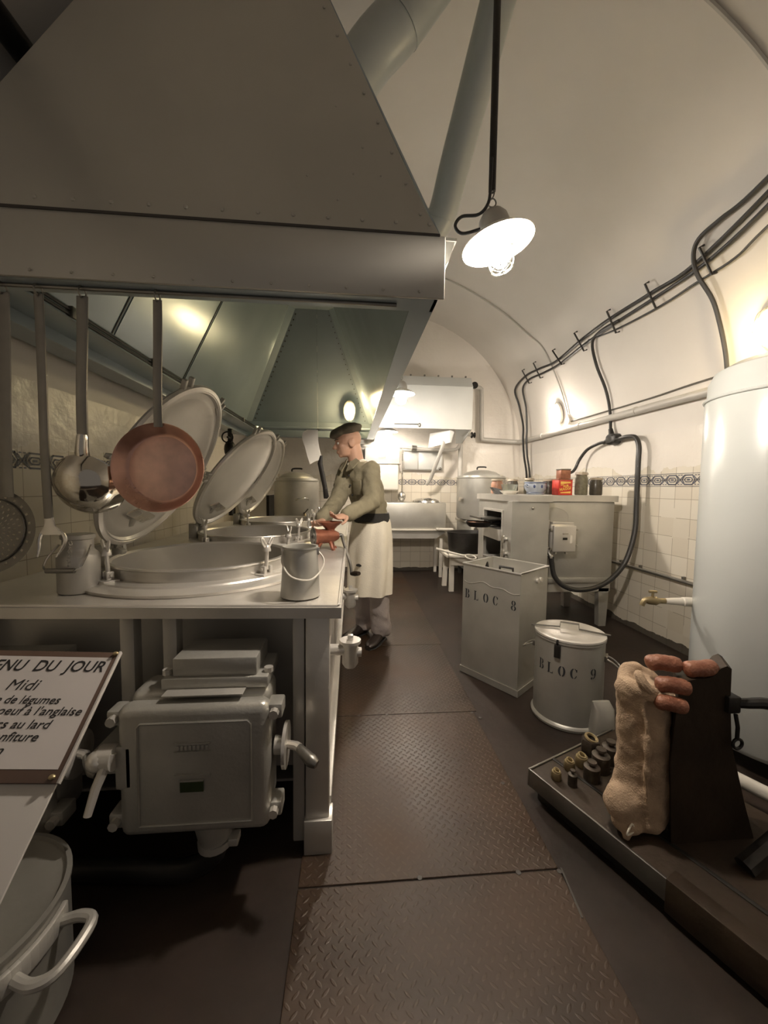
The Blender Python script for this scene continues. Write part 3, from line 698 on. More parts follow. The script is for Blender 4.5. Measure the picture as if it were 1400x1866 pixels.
for (x, y) in ((-.14, 2.8), (-.14, 4.2), (-1.3, 1.4), (-1.3, 4.2)): part('foot', MB().box(x-.03, x+.03, y-.03, y+.03, 0, .11, .004), M_ALU_D, rg)
sr = MB()
for k in range(24): sr.ell((-.098, 1.36+k*.12, .80), (.006, .007, .007), n=6)
for k in range(7): sr.ell((-.098, 1.36, .2+k*.09), (.006, .007, .007), n=6)
part('side_rivets', sr, M_ALU, rg, stuff=True)
part('side_rail', MB().box(-.10, -.065, 1.34, RY1-.06, .10, .15, .003), M_ALU, rg)
part('bottom_shelf', MB().box(RX0+.05, -.12, 1.46, RY1-.08, .12, .13), M_ALU_D, rg)

# kettles set in the range
def kettle(i, label, lid_deg, lid_yaw, hinge_off):
    cy = KY[i]
    t = thing('boiling_kettle', label, 'kettle', (KX, cy, RT), 0, None)
    zr = RT+.075
    part('flange', MB().lathe([(KR+.115, .001), (KR+.118, .012), (KR+.10, .020), (KR+.075, .024), (KR+.07, .03), (KR+.005, .03)], (KX, cy, RT), 72), M_ALU, t)
    part('bowl', MB().lathe([(KR+.012, .028), (KR+.012, .068), (KR+.018, .072), (KR+.016, .078), (KR, .079), (KR-.008, .07), (KR-.01, -.22), (KR-.05, -.32), (KR-.15, -.40), (0, -.43)], (KX, cy, RT), 72), M_BOWL, t)
    # hinge
    hx = KX-KR-hinge_off; hp = Vector((hx, cy, zr+.040))
    hb = MB().box(hx-.075, hx-.022, cy-.075, cy-.045, RT+.012, zr+.052, .005).box(hx-.075, hx-.022, cy+.045, cy+.075, RT+.022, zr+.052, .005)
    hb.cyl((hx-.035, cy-.10, zr+.038), (hx-.035, cy+.10, zr+.038), .013, n=12)
    part('hinge', hb, M_CAST, t)
    # lid: built closed, then opened about the hinge
    O = Matrix.Translation(hp) @ rotz(lid_yaw) @ Matrix.Rotation(-math.radians(lid_deg), 4, 'Y') @ Matrix.Translation(-hp) @ Matrix.Translation((0, 0, .02))
    LR = KR+.030
    lc = (hx+.02+LR, cy, zr+.012)
    ld = part('lid', MB().lathe([(0, .052), (LR-.15, .048), (LR-.06, .034), (LR-.012, .02), (LR, .016), (LR, -.006), (LR-.02, -.010), (LR-.028, .004), (LR-.055, .006), (LR-.065, .012), (LR-.16, .036), (0, .042)], lc, 64, M=O), M_LID, t)
    part('lid_rim', MB().lathe([(LR+.004, .012), (LR+.008, .004), (LR+.004, -.008), (LR-.012, -.012), (LR-.016, -.004)], lc, 64, M=O), M_ALU, ld)
    arm = MB().box(hx-.02, hx+.16, cy-.025, cy+.025, zr+.026, zr+.058, .006, M=O).box(hx-.10, hx-.015, cy-.02, cy+.02, zr-.005, zr+.03, .006, M=O)
    part('hinge_arm', arm, M_CAST, ld)
    for a in (-.5, .5, 1.6, -1.6):
        M2 = O @ Matrix.Translation(Vector(lc)) @ rotz(a)
        part('clamp_lug', MB().box(LR-.02, LR+.045, -.032, -.014, -.004, .016, .004, M=M2).box(LR-.02, LR+.045, .014, .032, -.004, .016, .004, M=M2).box(LR-.03, LR+.005, -.032, .032, -.004, .012, .003, M=M2), M_CAST, ld)
    hd = MB().tube([Vector((lc[0]+LR-.06, cy-.07, zr+.03)), Vector((lc[0]+LR-.03, cy-.07, zr+.09)), Vector((lc[0]+LR-.03, cy+.07, zr+.09)), Vector((lc[0]+LR-.06, cy+.07, zr+.03))], .009, 8, sm=4, M=O)
    part('lid_handle', hd, M_STEEL, ld)
    # drip ledge under the near lid edge
    part('drip_ledge', MB().prism([O @ Vector(p) for p in ((KX-.2, cy-.10, zr+.024), (KX-.26, cy+.08, zr+.024), (KX-.22, cy+.10, zr-.004), (KX-.16, cy-.08, zr-.004))], O.to_3x3() @ Vector((.012, .004, 0))), M_STEEL, ld)
    # swing bolts
    for a in (-.62, .55, -2.2):
        bx, by = KX+(KR+.035)*math.cos(a), cy+(KR+.035)*math.sin(a)
        M2 = Matrix.Translation((bx, by, RT)) @ rotz(a)
        bb = MB().box(-.02, .035, -.045, .045, .028, .036, .002, M=M2).box(-.012, .014, -.022, -.008, .034, .065, .003, M=M2).box(-.012, .014, .008, .022, .034, .065, .003, M=M2)
        bb.tube([(0, -.028, .052), (0, .028, .052)], .006, 8, M=M2)
        bt_ = part('swing_bolt', bb, M_ALU, t)
        wn = MB().tube([(0, 0, .05), (.004, 0, .125)], .008, 10, M=M2)
        wn.tube([(.004, 0, .125), (.004, 0, .132), (.005, 0, .150), (.006, 0, .153)], [.017, .017, .011, .008], 12, M=M2)
        wn.tube([(.005, -.010, .140), (.006, -.030, .172), (.006, -.024, .180), (.006, -.007, .155)], .0045, 6, M=M2, sm=3).tube([(.005, .010, .140), (.006, .030, .172), (.006, .024, .180), (.006, .007, .155)], .0045, 6, M=M2, sm=3)
        part('wing_nut', wn, M_ALU, bt_)
    return t
kettle(0, 'nearest open boiling kettle, its tall lid behind the copper pan', 61, 0.0, .0)
kettle(1, 'middle open boiling kettle set in the range behind the milk pail', 54, -.12, .0)
kettle(2, 'farthest open boiling kettle, in front of the lidded urn', 64, -.12, .0)

# switch boxes under the front of the range
def switchbox(dx, label, full):
    F = .0
    t = thing('switch_box', label, 'switch box', (-.43+dx, 1.2, .26), 0, 'cast switch boxes under the range front')
    def S(p): return Vector((p[0]+dx, p[1], p[2]))
    T = Matrix.Translation((dx, 0, 0))
    part('case', MB().box(-.655, -.245, 1.16, 1.29, .245, .655, .03, M=T, seg=4), M_CAST, t)
    cvr = part('cover', MB().box(-.660, -.235, 1.10, 1.165, .25, .640, .028, M=T, seg=4), M_CAST, t)
    b = MB()
    r = [(-.60, .29), (-.60, .585), (-.59, .595), (-.295, .595), (-.285, .585), (-.285, .29)]
    b.tube([(x+dx, 1.0985, z) for x, z in r], .004, 6, closed=True)
    part('cover_bead', b, M_CAST, cvr)
    pl = MB().box(-.50, -.40, 1.094, 1.101, .505, .510, M=T).box(-.50, -.40, 1.094, 1.101, .530, .535, M=T)
    for k in range(8): pl.box(-.493+k*.0115, -.486+k*.0115, 1.096, 1.101, .512, .527, .001, M=T)
    part('maker_plate', pl, M_CAST, cvr)
    wf = part('window_frame', MB().box(-.50, -.40, 1.094, 1.101, .435, .440, M=T).box(-.485, -.42, 1.094, 1.101, .420, .424, M=T), M_CAST, cvr)
    part('window_pane', MB().box(-.485, -.42, 1.0955, 1.101, .388, .419, M=T), M_GREENGL, cvr)
    up = part('terminal_box', MB().box(-.535, -.285, 1.175, 1.33, .690, .748, .006, M=T), M_CAST, t)
    part('terminal_flange', MB().box(-.565, -.250, 1.165, 1.34, .655, .691, .006, M=T), M_CAST, t)
    part('label_plate', MB().box(-.545, -.315, 1.105, 1.162, .641, .645, .001, M=Matrix.Translation((dx, .02, .0145))), M_ALU_D, t)
    for (x, z) in ((-.672, .60), (-.675, .29), (-.222, .605), (-.225, .30)):
        lb = part('lug', MB().box(x-.022, x+.022, 1.12, 1.18, z-.022, z+.022, .006, M=T), M_CAST, t)
        part('bolt', MB().cyl(S((x, 1.10, z)), S((x, 1.122, z)), .014, n=8), M_ALU, lb)
    for x in (-.255, -.56): part('bolt', MB().cyl(S((x, 1.20, .690)), S((x, 1.20, .705)), .014, n=8), M_ALU, t)
    hd = part('switch_wheel', MB().cyl(S((-.235, 1.19, .455)), S((-.205, 1.19, .455)), .028, n=20).cyl(S((-.206, 1.19, .455)), S((-.196, 1.19, .455)), .068, n=32), M_ALU, t)
    part('crank_arm', MB().tube([S((-.198, 1.19, .455)), S((-.165, 1.17, .462)), S((-.155, 1.16, .462))], .013, 10), M_ALU, hd)
    part('grip', MB().tube([S((-.160, 1.165, .464)), S((-.140, 1.145, .455)), S((-.115, 1.125, .444)), S((-.098, 1.115, .438))], [.011, .016, .019, .012], 12, sm=3), M_BRASS if False else M_DSTEEL, hd)
    part('hinge', MB().cyl(S((-.665, 1.14, .38)), S((-.665, 1.14, .50)), .012, n=10), M_CAST, t)
    pn = part('cable_gland', MB().tube([S((-.43, 1.19, .25)), S((-.425, 1.19, .21)), S((-.42, 1.19, .165))], [.06, .055, .05], 20), M_CAST, t)
    part('gland_clamp', MB().cyl(S((-.42, 1.19, .165)), S((-.419, 1.19, .145)), .054, n=20).box(-.375, -.345, 1.16, 1.20, .15, .175, .004, M=T), M_ALU_D, t)
    return t
switchbox(0, 'silver cast switch box with a crank under the front of the cooking range', True)
s2 = switchbox(-.64, 'darker switch box under the range, half hidden behind the menu board', False)
s2.location = s2.location + Vector((0, .03, -.02))
for o_ in (s2,):
    pass
solo('bent_cable', MB().tube([(-.42, 1.19, .150), (-.43, 1.19, .10), (-.52, 1.20, .045), (-.68, 1.22, .034), (-1.0, 1.25, .034)], .033, 14, sm=5), M_BLACKP, 'thick dark bent pipe between the switch box and the floor', 'pipe')
lk = thing('lever_switch', 'silver lever latch between the two switch boxes under the range', 'lever', (-.80, 1.15, .40))
part('hub', MB().cyl((-.70, 1.10, .50), (-.66, 1.10, .50), .035, n=18).ell((-.70, 1.09, .50), .03), M_ALU, lk)
part('lever_arm', MB().tube([(-.665, 1.09, .52), (-.69, 1.06, .44), (-.70, 1.04, .38)], [.014, .012, .010], 10), M_ALU, lk)
part('bracket', MB().box(-.665, -.60+.005-.02, 1.10, 1.16, .40, .53, .008), M_CAST, lk)
part('mount', MB().box(-.76, -.60-.02, 1.14, 1.30, .42, .48, .004), M_CAST, lk)

# valves on the range side
def valve(y, label):
    z = .625
    t = thing('drain_valve', label, 'valve', (0, y, z-.06), 0, 'drain valves on the range side')
    part('pipe_stub', MB().tube([(-.10, y, z), (-.085, y, z), (-.084, y, z), (-.015, y, z)], [.038, .038, .022, .022], 16), M_ALU, t)
    part('valve_body', MB().tube([(.0, y, z-.07), (.0, y, z-.055), (.0, y, z+.025), (.0, y, z+.028), (0, y, z+.04)], [.022, .032, .032, .042, .042], 20), M_ALU, t)
    part('square_nut', MB().box(-.011, .011, y-.011, y+.011, z+.04, z+.060, .003), M_ALU, t)
    part('side_port', MB().cyl((.02, y, z-.012), (.045, y, z-.012), .019, n=14), M_ALU, t)
    return t
valve(1.50, 'silver drain valve nearest the camera on the range side')
valve(2.26, 'silver drain valve behind the pail, farther along the range side')

# milk can and pail on the range
MC = Vector((-.985, 1.47, RT))
mc = thing('milk_can', 'grey aluminium milk can with wire bail on the left of the range', 'milk can', MC)
ms_ = Matrix.Translation(MC) @ Matrix.Scale(.86, 4)
part('body', MB().lathe([(0, .003), (.072, .003), (.075, .008), (.075, .150), (.070, .163), (.056, .178), (.054, .19), (.054, .222), (.060, .226), (.060, .240), (.055, .241)], n=36, M=ms_), M_ALU_D, mc)
part('lid', MB().lathe([(.0, .246), (.045, .246), (.058, .243), (.058, .236)], n=32, M=ms_), M_ALU_D, mc)
part('bail', MB().tube([(-.062, -.02, .20), (-.075, -.07, .15), (-.06, -.095, .11), (.05, -.095, .11), (.07, -.07, .15), (.064, -.02, .20)], .0035, 6, sm=4, M=ms_), M_STEEL, mc)
part('bail_grip', MB().tube([(-.058, -.097, .108), (.048, -.097, .108)], .009, 8, M=ms_), M_DSTEEL, mc, 'dark wooden grip')
ch = MB()
for k in range(6): ch.circle_wire(ms_ @ Vector((.015, -.066-.003*k, .215-k*.017)), .0075, .0016, (1, .4*(k % 2), .2*(1-k % 2)), 10, 5)
part('chain', ch, M_STEEL, mc)
pc = Vector((-.178, 1.37, RT))
bk = thing('milk_pail', 'conical aluminium pail with wire handle on the front right corner of the range', 'pail', pc)
part('body', MB().lathe([(0, .003), (.066, .003), (.070, .006), (.070, .012), (.060, .150), (.058, .172), (.062, .175), (.062, .181), (.055, .180), (.053, .168), (.062, .02), (0, .012)], pc, 40), M_GALV, bk)
part('handle', MB().tube([pc+Vector((-.058, -.012, .165)), pc+Vector((-.055, -.05, .13)), pc+Vector((-.02, -.085, .09)), pc+Vector((.04, -.07, .075)), pc+Vector((.075, -.03, .10)), pc+Vector((.082, -.008, .135)), pc+Vector((.06, 0, .165))], .0032, 6, sm=5), M_WHITEP, bk)
for s_ in (-1, 1): part('ear', MB().box(-.006, .006, -.010, .010, .150, .176, .002, M=Matrix.Translation(pc+Vector((s_*.060, -.005*(s_ < 0), 0)))), M_STEEL, bk)

# ------------------------------------------------------------------ hanging utensils
YH = HY0+.05
def hook(b, x): b.circle_wire((x, YH, ZB-.006-.012), .018, .003, (1, 0, 0), 16, 6)
ZH = ZB-.030
def handle_strap(x0, x1, z1, w, t, bend=0):
    b = MB(); pts = [(x0, YH, ZH), (x0+(x1-x0)*.3, YH, ZH+(z1-ZH)*.3), (x0+(x1-x0)*.7, YH-.004, ZH+(z1-ZH)*.7), (x1, YH+bend, z1)]
    pts = smooth_path([Vector(p) for p in pts], 5)
    b.loft([(p, X_, Y_, w, t) for p in pts], 12, pw=.6); hook(b, x0); return b
ld = thing('ladle', 'big polished steel ladle hanging beside the copper pan', 'ladle', (-.88, YH, 1.17))
part('handle', handle_strap(-.863, -.878, 1.43, .0175, .005), M_DSTEEL, ld)
part('neck', MB().tube([(-.878, YH, 1.43), (-.879, YH-.002, 1.40), (-.881, YH, 1.37), (-.882, YH+.012, 1.345)], [.016, .018, .020, .020], 14, sm=4), M_CHROME, ld)
BM = Matrix.Translation((-.884, YH+.035, 1.268)) @ Matrix.Rotation(math.radians(-62), 4, 'X') @ Matrix.Scale(.90, 4)
part('bowl', MB().lathe([(0, -.088), (.04, -.083), (.078, -.066), (.105, -.038), (.118, 0), (.122, .004), (.118, .008), (.112, 0), (.099, -.036), (.074, -.060), (.038, -.077), (0, -.081)], n=48, M=BM), M_CHROME, ld)
pn = thing('frying_pan', 'round copper pan hanging from the hood by a dark flat handle', 'pan', (-.62, YH, 1.18))
part('handle', handle_strap(-.633, -.640, 1.462, .0145, .004), M_DSTEEL, pn)
PMx = Matrix.Translation((-.641, YH-.005, 1.328)) @ Matrix.Rotation(math.radians(86), 4, 'X') @ rotz(.0)
part('pan_body', MB().lathe([(0, -.032), (.110, -.032), (.122, -.026), (.143, .003), (.148, .006), (.149, .003), (.145, -.004), (.125, -.033), (.112, -.038), (0, -.038)], n=56, M=PMx @ Matrix.Rotation(math.pi*0, 4, 'X')), M_COPPER, pn)
part('pan_inside', MB().lathe([(0, -.0315), (.109, -.0315), (.1095, -.0318)], n=48, M=PMx), M_COPPER_IN, pn, 'worn lighter copper cooking surface')
fk = thing('meat_fork', 'long two pronged iron meat fork hanging left of the ladle', 'fork', (-.99, YH, 1.04))
part('handle', handle_strap(-.994, -.992, 1.155, .0145, .004), M_DSTEEL, fk)
part('head', MB().loft([((-.992, YH, 1.160), X_, Y_, .0145, .004), ((-.990, YH, 1.132), X_, Y_, .018, .004), ((-.985, YH, 1.110), X_, Y_, .036, .005), ((-.984, YH, 1.102), X_, Y_, .038, .005)], 12, pw=.6), M_STEEL, fk)
for s_ in (-1, 1):
    part('prong', MB().tube([(-.984+s_*.033, YH, 1.106), (-.982+s_*.040, YH-.003, 1.085), (-.984+s_*.036, YH-.008, 1.060), (-.992+s_*.028, YH-.016, 1.030)], [.006, .006, .005, .002], 8, sm=3), M_STEEL, fk)
sk = thing('skimmer', 'dark perforated skimmer with long flat handle at the left edge', 'skimmer', (-1.17, YH, 1.0))
part('handle', handle_strap(-1.100, -1.116, 1.225, .021, .004), M_DSTEEL, sk)
skm = Matrix.Translation((-1.170, YH+.006, 1.112)) @ Matrix.Rotation(math.radians(80), 4, 'X') @ Matrix.Scale(1.33, 4)
dm = MB()
nr, na = 16, 96
for i in range(nr):
    for k in range(na):
        r0, r1 = .004+.10*i/nr, .004+.10*(i+1)/nr; a0, a1 = 2*math.pi*k/na, 2*math.pi*(k+1)/na
        if 1 <= i <= 14 and i % 2 and (k+i) % 4 == 0: continue
        q = [(r0*math.cos(a0), r0*math.sin(a0), .0), (r1*math.cos(a0), r1*math.sin(a0), 0), (r1*math.cos(a1), r1*math.sin(a1), 0), (r0*math.cos(a1), r0*math.sin(a1), 0)]
        dm.add([(x, y, .12*(x*x+y*y)*6) for x, y, z in q], [(0, 1, 2, 3)], skm)
dm.circle_wire(skm @ Vector((0, 0, .0077)), .104, .003, skm.to_3x3() @ Z_, 40, 6)
part('disc', dm, M_DSTEEL, sk)
# cleaver on a thread
cy_ = 2.15; s_ = cy_
def cp(px, py): return Vector(((px-640)/700*s_, s_, EYE+(888-py)/700*s_))
cl = thing('meat_cleaver', 'meat cleaver with pale blade and black handle hanging left of the cook', 'cleaver', cp(580, 910))
bl = [cp(*q) for q in ((552, 800), (554, 791), (561, 787), (580, 787), (581, 810), (587, 838), (574, 843), (566, 848), (561, 832))]
part('blade', MB().prism([p+Y_*(-.0035) for p in bl], (0, .004, 0)), M_WHITE, cl, 'pale steel blade')
hh_ = [cp(*q) for q in ((586, 832), (584, 846), (589, 870), (593, 890), (595, 905), (594, 909))]
part('handle', MB().loft([(p, X_, Y_, w, w*.7) for p, w in zip(hh_, (.008, .014, .014, .013, .015, .010))], 12), M_BLACKP, cl, 'black riveted handle')
part('hook', MB().tube([cp(578, 792)+Y_*.004, cp(580, 785), cp(582, 788)-Y_*.006], .003, 6, sm=3), M_DSTEEL, cl)
part('thread', MB().tube([cp(580, 785), (cp(580, 785).x-.02, s_, ZT-.01)], .0004, 4), M_STEEL, cl)

# ------------------------------------------------------------------ meat grinder
gc = Vector((-.150, 2.42, .962))
mg = thing('meat_grinder', 'reddish brown cast meat grinder standing on the range under the cook hands', 'grinder', (gc.x, gc.y, RT))
ax = Vector((.93, .36, 0)).normalized()
part('barrel', MB().tube([gc-ax*.085, gc-ax*.075, gc-ax*.06, gc+ax*.02, gc+ax*.055, gc+ax*.075], [.052, .054, .046, .044, .034, .022], 24), M_ENAMELBROWN, mg)
part('mouth_plate', MB().cyl(gc-ax*.096, gc-ax*.085, .050, n=28).circle_wire(gc-ax*.088, .052, .006, ax, 28, 8).cyl(gc-ax*.102, gc-ax*.096, .010, n=12), M_DSTEEL, mg, 'dark steel mouth plate')
part('hopper', MB().lathe([(.028, .025), (.030, .045), (.045, .062), (.075, .085), (.078, .090), (.074, .090), (.042, .066), (.022, .05)], gc+ax*.02, 28), M_ENAMELBROWN, mg)
for dx, dy in ((-.055, -.03), (-.05, .04), (.035, -.035), (.04, .03)):
    b0 = gc+ax*dx*.6+Vector((0, dy*.5, -.03)); ft = Vector((gc.x+ax.x*dx*1.15, gc.y+dy*1.3, RT+.004))
    part('leg', MB().tube([b0, b0.lerp(ft, .5)+Vector((0, dy*.1, .002)), ft, ft+Vector((dx*.3, dy*.2, 0))], [.014, .010, .009, .012], 10, sm=3), M_ENAMELBROWN, mg)
cr0 = gc+ax*.078
k_ = Vector((.004, 2.36, .735))
part('crank', MB().tube([cr0, cr0+ax*.02, cr0+ax*.035+Vector((0, -.02, -.05)), (-.005, 2.38, .80), k_], [.012, .012, .009, .009, .009], 10, sm=4), M_DSTEEL, mg)
part('crank_grip', MB().tube([k_, k_+Vector((.02, -.04, .010)), k_+Vector((.045, -.09, .022))], [.010, .016, .012], 12, sm=3), M_WOOD, mg)

# ------------------------------------------------------------------ the cook
PO = Vector((.16, 3.1, 0)); FW = Vector((-.8, -.6, 0)); LF = Vector((.6, -.8, 0))
pe = thing('person', 'cook in olive jacket, dark beret and long cream apron turning the meat grinder', 'person', PO)
body = MB()
def cap_tube(b, pts, rr, n=14, sm=0):
    b.tube(pts, rr, n, sm=sm); b.ell(pts[0], rr[0], n=n); b.ell(pts[-1], rr[-1], n=n)
hc = Vector((-.030, 2.985, 1.635))
HF, HL = Vector((-.985, -.17, 0)), Vector((.17, -.985, 0))
HR = Matrix(((HF.x, HL.x, 0, hc.x), (HF.y, HL.y, 0, hc.y), (0, 0, 1, hc.z), (0, 0, 0, 1))) @ Matrix.Rotation(math.radians(10), 4, 'Y')
def he(c, r): body.ell((0, 0, 0), r, M=HR @ Matrix.Translation(Vector(c)), n=20)
he((-.006, 0, .004), (.100, .078, .095)); he((.034, 0, -.052), (.064, .060, .075)); he((.035, 0, -.095), (.050, .047, .036)); he((.070, 0, -.112), (.020, .022, .018))
he((.079, 0, .002), (.020, .046, .012)); he((.092, .0, -.082), (.010, .022, .006)); he((.090, 0, -.093), (.010, .020, .006))
for q in (-1, 1):
    he((.058, q*.036, -.048), (.028, .022, .024)); he((-.012, q*.078, -.036), (.026, .010, .034)); he((-.022, q*.084, -.030), (.016, .008, .028)); he((.106, q*.010, -.056), (.010, .009, .008))
nb = [HR @ Vector(p) for p in ((.084, 0, -.006), (.100, 0, -.030), (.116, 0, -.052))]
cap_tube(body, nb, [.009, .010, .012])
nk = Vector((.045, 3.015, 1.43))
cap_tube(body, [nk, HR @ Vector((-.035, 0, -.07))], [.062, .058], 18)
chest = [(.16, 3.10, .95, .135, .095), (.15, 3.09, 1.08, .13, .09), (.12, 3.07, 1.20, .14, .095), (.085, 3.045, 1.32, .15, .095), (.06, 3.03, 1.41, .13, .075), (.045, 3.015, 1.45, .07, .055)]
body.loft([((x, y, z), LF, FW, a, b) for x, y, z, a, b in chest], 24)
arms = {'left': [(.150, 2.930, 1.395), (.150, 2.795, 1.165), (-.035, 2.580, 1.085)], 'right': [(-.040, 3.150, 1.395), (-.105, 2.950, 1.165), (-.200, 2.680, 1.050)]}
legs = {'left': [(.205, 3.03, .93), (.215, 3.02, .50), (.255, 3.105, .09)], 'right': [(.095, 3.17, .93), (.085, 3.17, .50), (.125, 3.265, .09)]}
for a in arms.values(): cap_tube(body, [Vector(p) for p in a], [.052, .042, .029])
for a in legs.values(): cap_tube(body, [Vector(p) for p in a], [.085, .056, .040])
def hand(b, wrist, d, palm_n, curls, thumb_side):
    """wrist, pointing direction, back-of-hand normal"""
    w = Vector(wrist); d = Vector(d).normalized(); nn = Vector(palm_n); nn = (nn-d*nn.dot(d)).normalized(); s = d.cross(nn)*thumb_side
    b.loft([(w+d*t, s, nn, ru, rv) for t, ru, rv in ((-.01, .026, .019), (.02, .030, .017), (.055, .040, .016), (.088, .040, .014), (.095, .034, .010))], 16)
    for k, (off, ln) in enumerate(((.030, .072), (.010, .080), (-.011, .074), (-.031, .058))):
        p = w+d*.088+s*off; dd = d.copy(); pts = [w+d*.06+s*off*.9, p]
        for j, fr in enumerate((.45, .30, .25)):
            dd = (Matrix.Rotation(curls[k]*(1, 1.1, .8)[j], 3, s*thumb_side) @ dd).normalized()
            p = p+dd*ln*fr; pts.append(p)
        cap_tube(b, pts, [.009, .0092, .0085, .0078, .0065], 10)
    tp = [w+d*.022+s*.028, w+d*.050+s*.052-nn*.006, w+d*.076+s*.056-nn*.020, w+d*.095+s*.050-nn*.030]
    cap_tube(b, tp, [.012, .0115, .010, .008], 10)
hand(body, arms['left'][2], (-.62, -.72, -.16), (.1, -.15, 1), (.35, .4, .45, .5), -1)
hand(body, arms['right'][2], (-.16, -.90, -.40), (-.2, -.2, 1), (.5, .5, .5, .5), 1)
organic('body', body, M_SKIN, pe, .0055, 3)
for q in (-1, 1):
    ey = part('eye', MB().ell((0, 0, 0), .010, M=HR @ Matrix.Translation((.083, q*.030, -.022)), n=14), M_WHITE, pe)
    part('iris', MB().ell((0, 0, 0), (.004, .005, .005), M=HR @ Matrix.Translation((.0905, q*.030, -.022)), n=10), M_LEATHER, ey)
    part('eyebrow', MB().tube([HR @ Vector(p) for p in ((.098, q*.014, .006), (.094, q*.032, .010), (.080, q*.048, .004))], [.003, .004, .002], 6, sm=3), M_BERET, pe)
jk = MB()
jr = [(.165, 3.10, .985, .160, .120), (.155, 3.095, 1.04, .160, .118), (.150, 3.09, 1.08, .160, .118), (.12, 3.07, 1.20, .172, .124), (.088, 3.045, 1.32, .180, .122), (.064, 3.032, 1.405, .165, .10), (.045, 3.018, 1.455, .095, .078), (.042, 3.015, 1.475, .072, .070)]
jk.loft([((x, y, z), LF, FW, a, b) for x, y, z, a, b in jr], 32)
for a in arms.values():
    p = [Vector(q) for q in a]
    cap_tube(jk, [p[0], p[0].lerp(p[1], .5), p[1], p[1].lerp(p[2], .5), p[2].lerp(p[1], .03)], [.078, .068, .064, .058, .048], 20)
cn = [Vector((.045, 3.018, 1.455))+LF*(.078*math.cos(t))+FW*(.076*math.sin(t))-Z_*(.035*max(0, math.sin(t))) for t in [math.pi*(.5+.12)+k*(2*math.pi*.88)/14 for k in range(15)]]
cap_tube(jk, cn, [.016]*15, 10)
organic('jacket', jk, M_CLOTH, pe, .009, 5, .013, 11, 'olive drab jacket')
bt2 = MB().loft([((x, y, z), LF, FW, a, b) for x, y, z, a, b in ((.162, 3.098, 1.00, .170, .131), (.160, 3.097, 1.035, .172, .132), (.156, 3.094, 1.07, .170, .130))], 32)
part('waistband', bt2, M_DCLOTH, pe, 'dark waistband of the jacket')
pk = MB()
for (f, l, z) in ((.132, .075, 1.27), (.134, -.075, 1.27)):
    c = Vector((.10, 3.055, z))+FW*f*.93+LF*l
    pk.box(-.05, .05, -.006, .006, -.055, .055, .004, M=Matrix.Translation(c) @ rotz(math.atan2(LF.y, LF.x)) @ Matrix.Rotation(.12, 4, 'X'))
part('chest_pocket', pk, M_CLOTH, pe)
bn = MB()
for k in range(5):
    z = 1.36-k*.075; bn.ell(Vector((.070+.016*k, 3.035+.011*k, z))+FW*(.118 if k else .112), .008, n=10)
part('button', bn, M_DCLOTH, pe)
for q in (-1, 1):
    lc2 = [Vector((.045, 3.015, 0))+LF*(q*a)+FW*b+Z_*z for a, b, z in ((.058, .050, 1.487), (.020, .088, 1.452), (.030, .124, 1.385), (.085, .104, 1.408), (.092, .045, 1.468))]
    part('lapel', MB().prism(lc2, FW*.008+Z_*.004), M_CLOTH, pe)
sc_ = [Vector((.040, 3.012, 1.475))+LF*(.062*math.cos(t))+FW*(.062*math.sin(t))-Z_*(.03*max(0, math.sin(t))) for t in [math.pi*(.5+.08)+k*(2*math.pi*.92)/14 for k in range(15)]]
part('shirt_collar', MB().tube(sc_, .013, 8), M_APRON, pe, 'cream shirt collar')
tr = MB()
tr.loft([((x, y, z), LF, FW, a, b) for x, y, z, a, b in ((.155, 3.10, 1.0, .145, .105), (.155, 3.10, .9, .16, .12), (.155, 3.10, .8, .15, .11))], 24)
for a in legs.values():
    p = [Vector(q) for q in a]
    cap_tube(tr, [p[0], p[0].lerp(p[1], .5), p[1], p[1].lerp(p[2], .5), p[2]+Z_*.01], [.092, .085, .078, .082, .080], 20)
def trim_hem(me):
    for v in me.vertices:
        if v.co.z < .055: v.co.z = .055
organic('trousers', tr, M_TROUS, pe, .010, 5, .012, 8, 'pale grey trousers', trim_hem)
ap = MB(); na_ = 56; rows = []
apr = [(.158, 3.096, 1.035, .166, .130), (.158, 3.095, .99, .178, .140), (.155, 3.09, .88, .192, .152), (.152, 3.085, .74, .198, .160), (.150, 3.08, .58, .196, .158), (.150, 3.075, .425, .190, .156)]
vs = []; fs = []
for thick in (0, 1):
    for i, (x, y, z, a, b) in enumerate(apr):
        for k in range(na_+1):
            t = math.pi*(.5-.86)+k*2*math.pi*.86/na_
            fold = .016*(i/5)*math.sin(t*7+.6*math.sin(i*.8)) + .008*noise.noise(Vector((t*2.5, z*5, 0)))
            tilt = -.05*max(0, math.cos(t-1.2))*(0 if i else 1)
            q = Vector((x, y, z+tilt))+LF*((a+fold-.004*thick)*math.cos(t))+FW*((b+fold-.004*thick)*math.sin(t)); vs.append(q)
R_ = len(apr)
for i in range(R_-1):
    for k in range(na_):
        a = i*(na_+1)+k; fs.append((a, a+1, a+na_+2, a+na_+1)); b_ = a+R_*(na_+1); fs.append((b_, b_+na_+1, b_+na_+2, b_+1))
def edge_loop(idx):
    for a, b_ in zip(idx, idx[1:]): fs.append((a, b_, b_+R_*(na_+1), a+R_*(na_+1)))
edge_loop(list(range(na_+1))); edge_loop([(R_-1)*(na_+1)+k for k in range(na_+1)])
edge_loop([i*(na_+1) for i in range(R_)]); edge_loop([i*(na_+1)+na_ for i in range(R_)])
ap.add(vs, fs)
part('apron', ap, M_APRON, pe, 'long cream apron', angle=70)
tear = Vector((.150, 3.08, .67)); tn_ = (LF*.32*.8+FW*.95).normalized(); tt_ = tn_.cross(Z_)
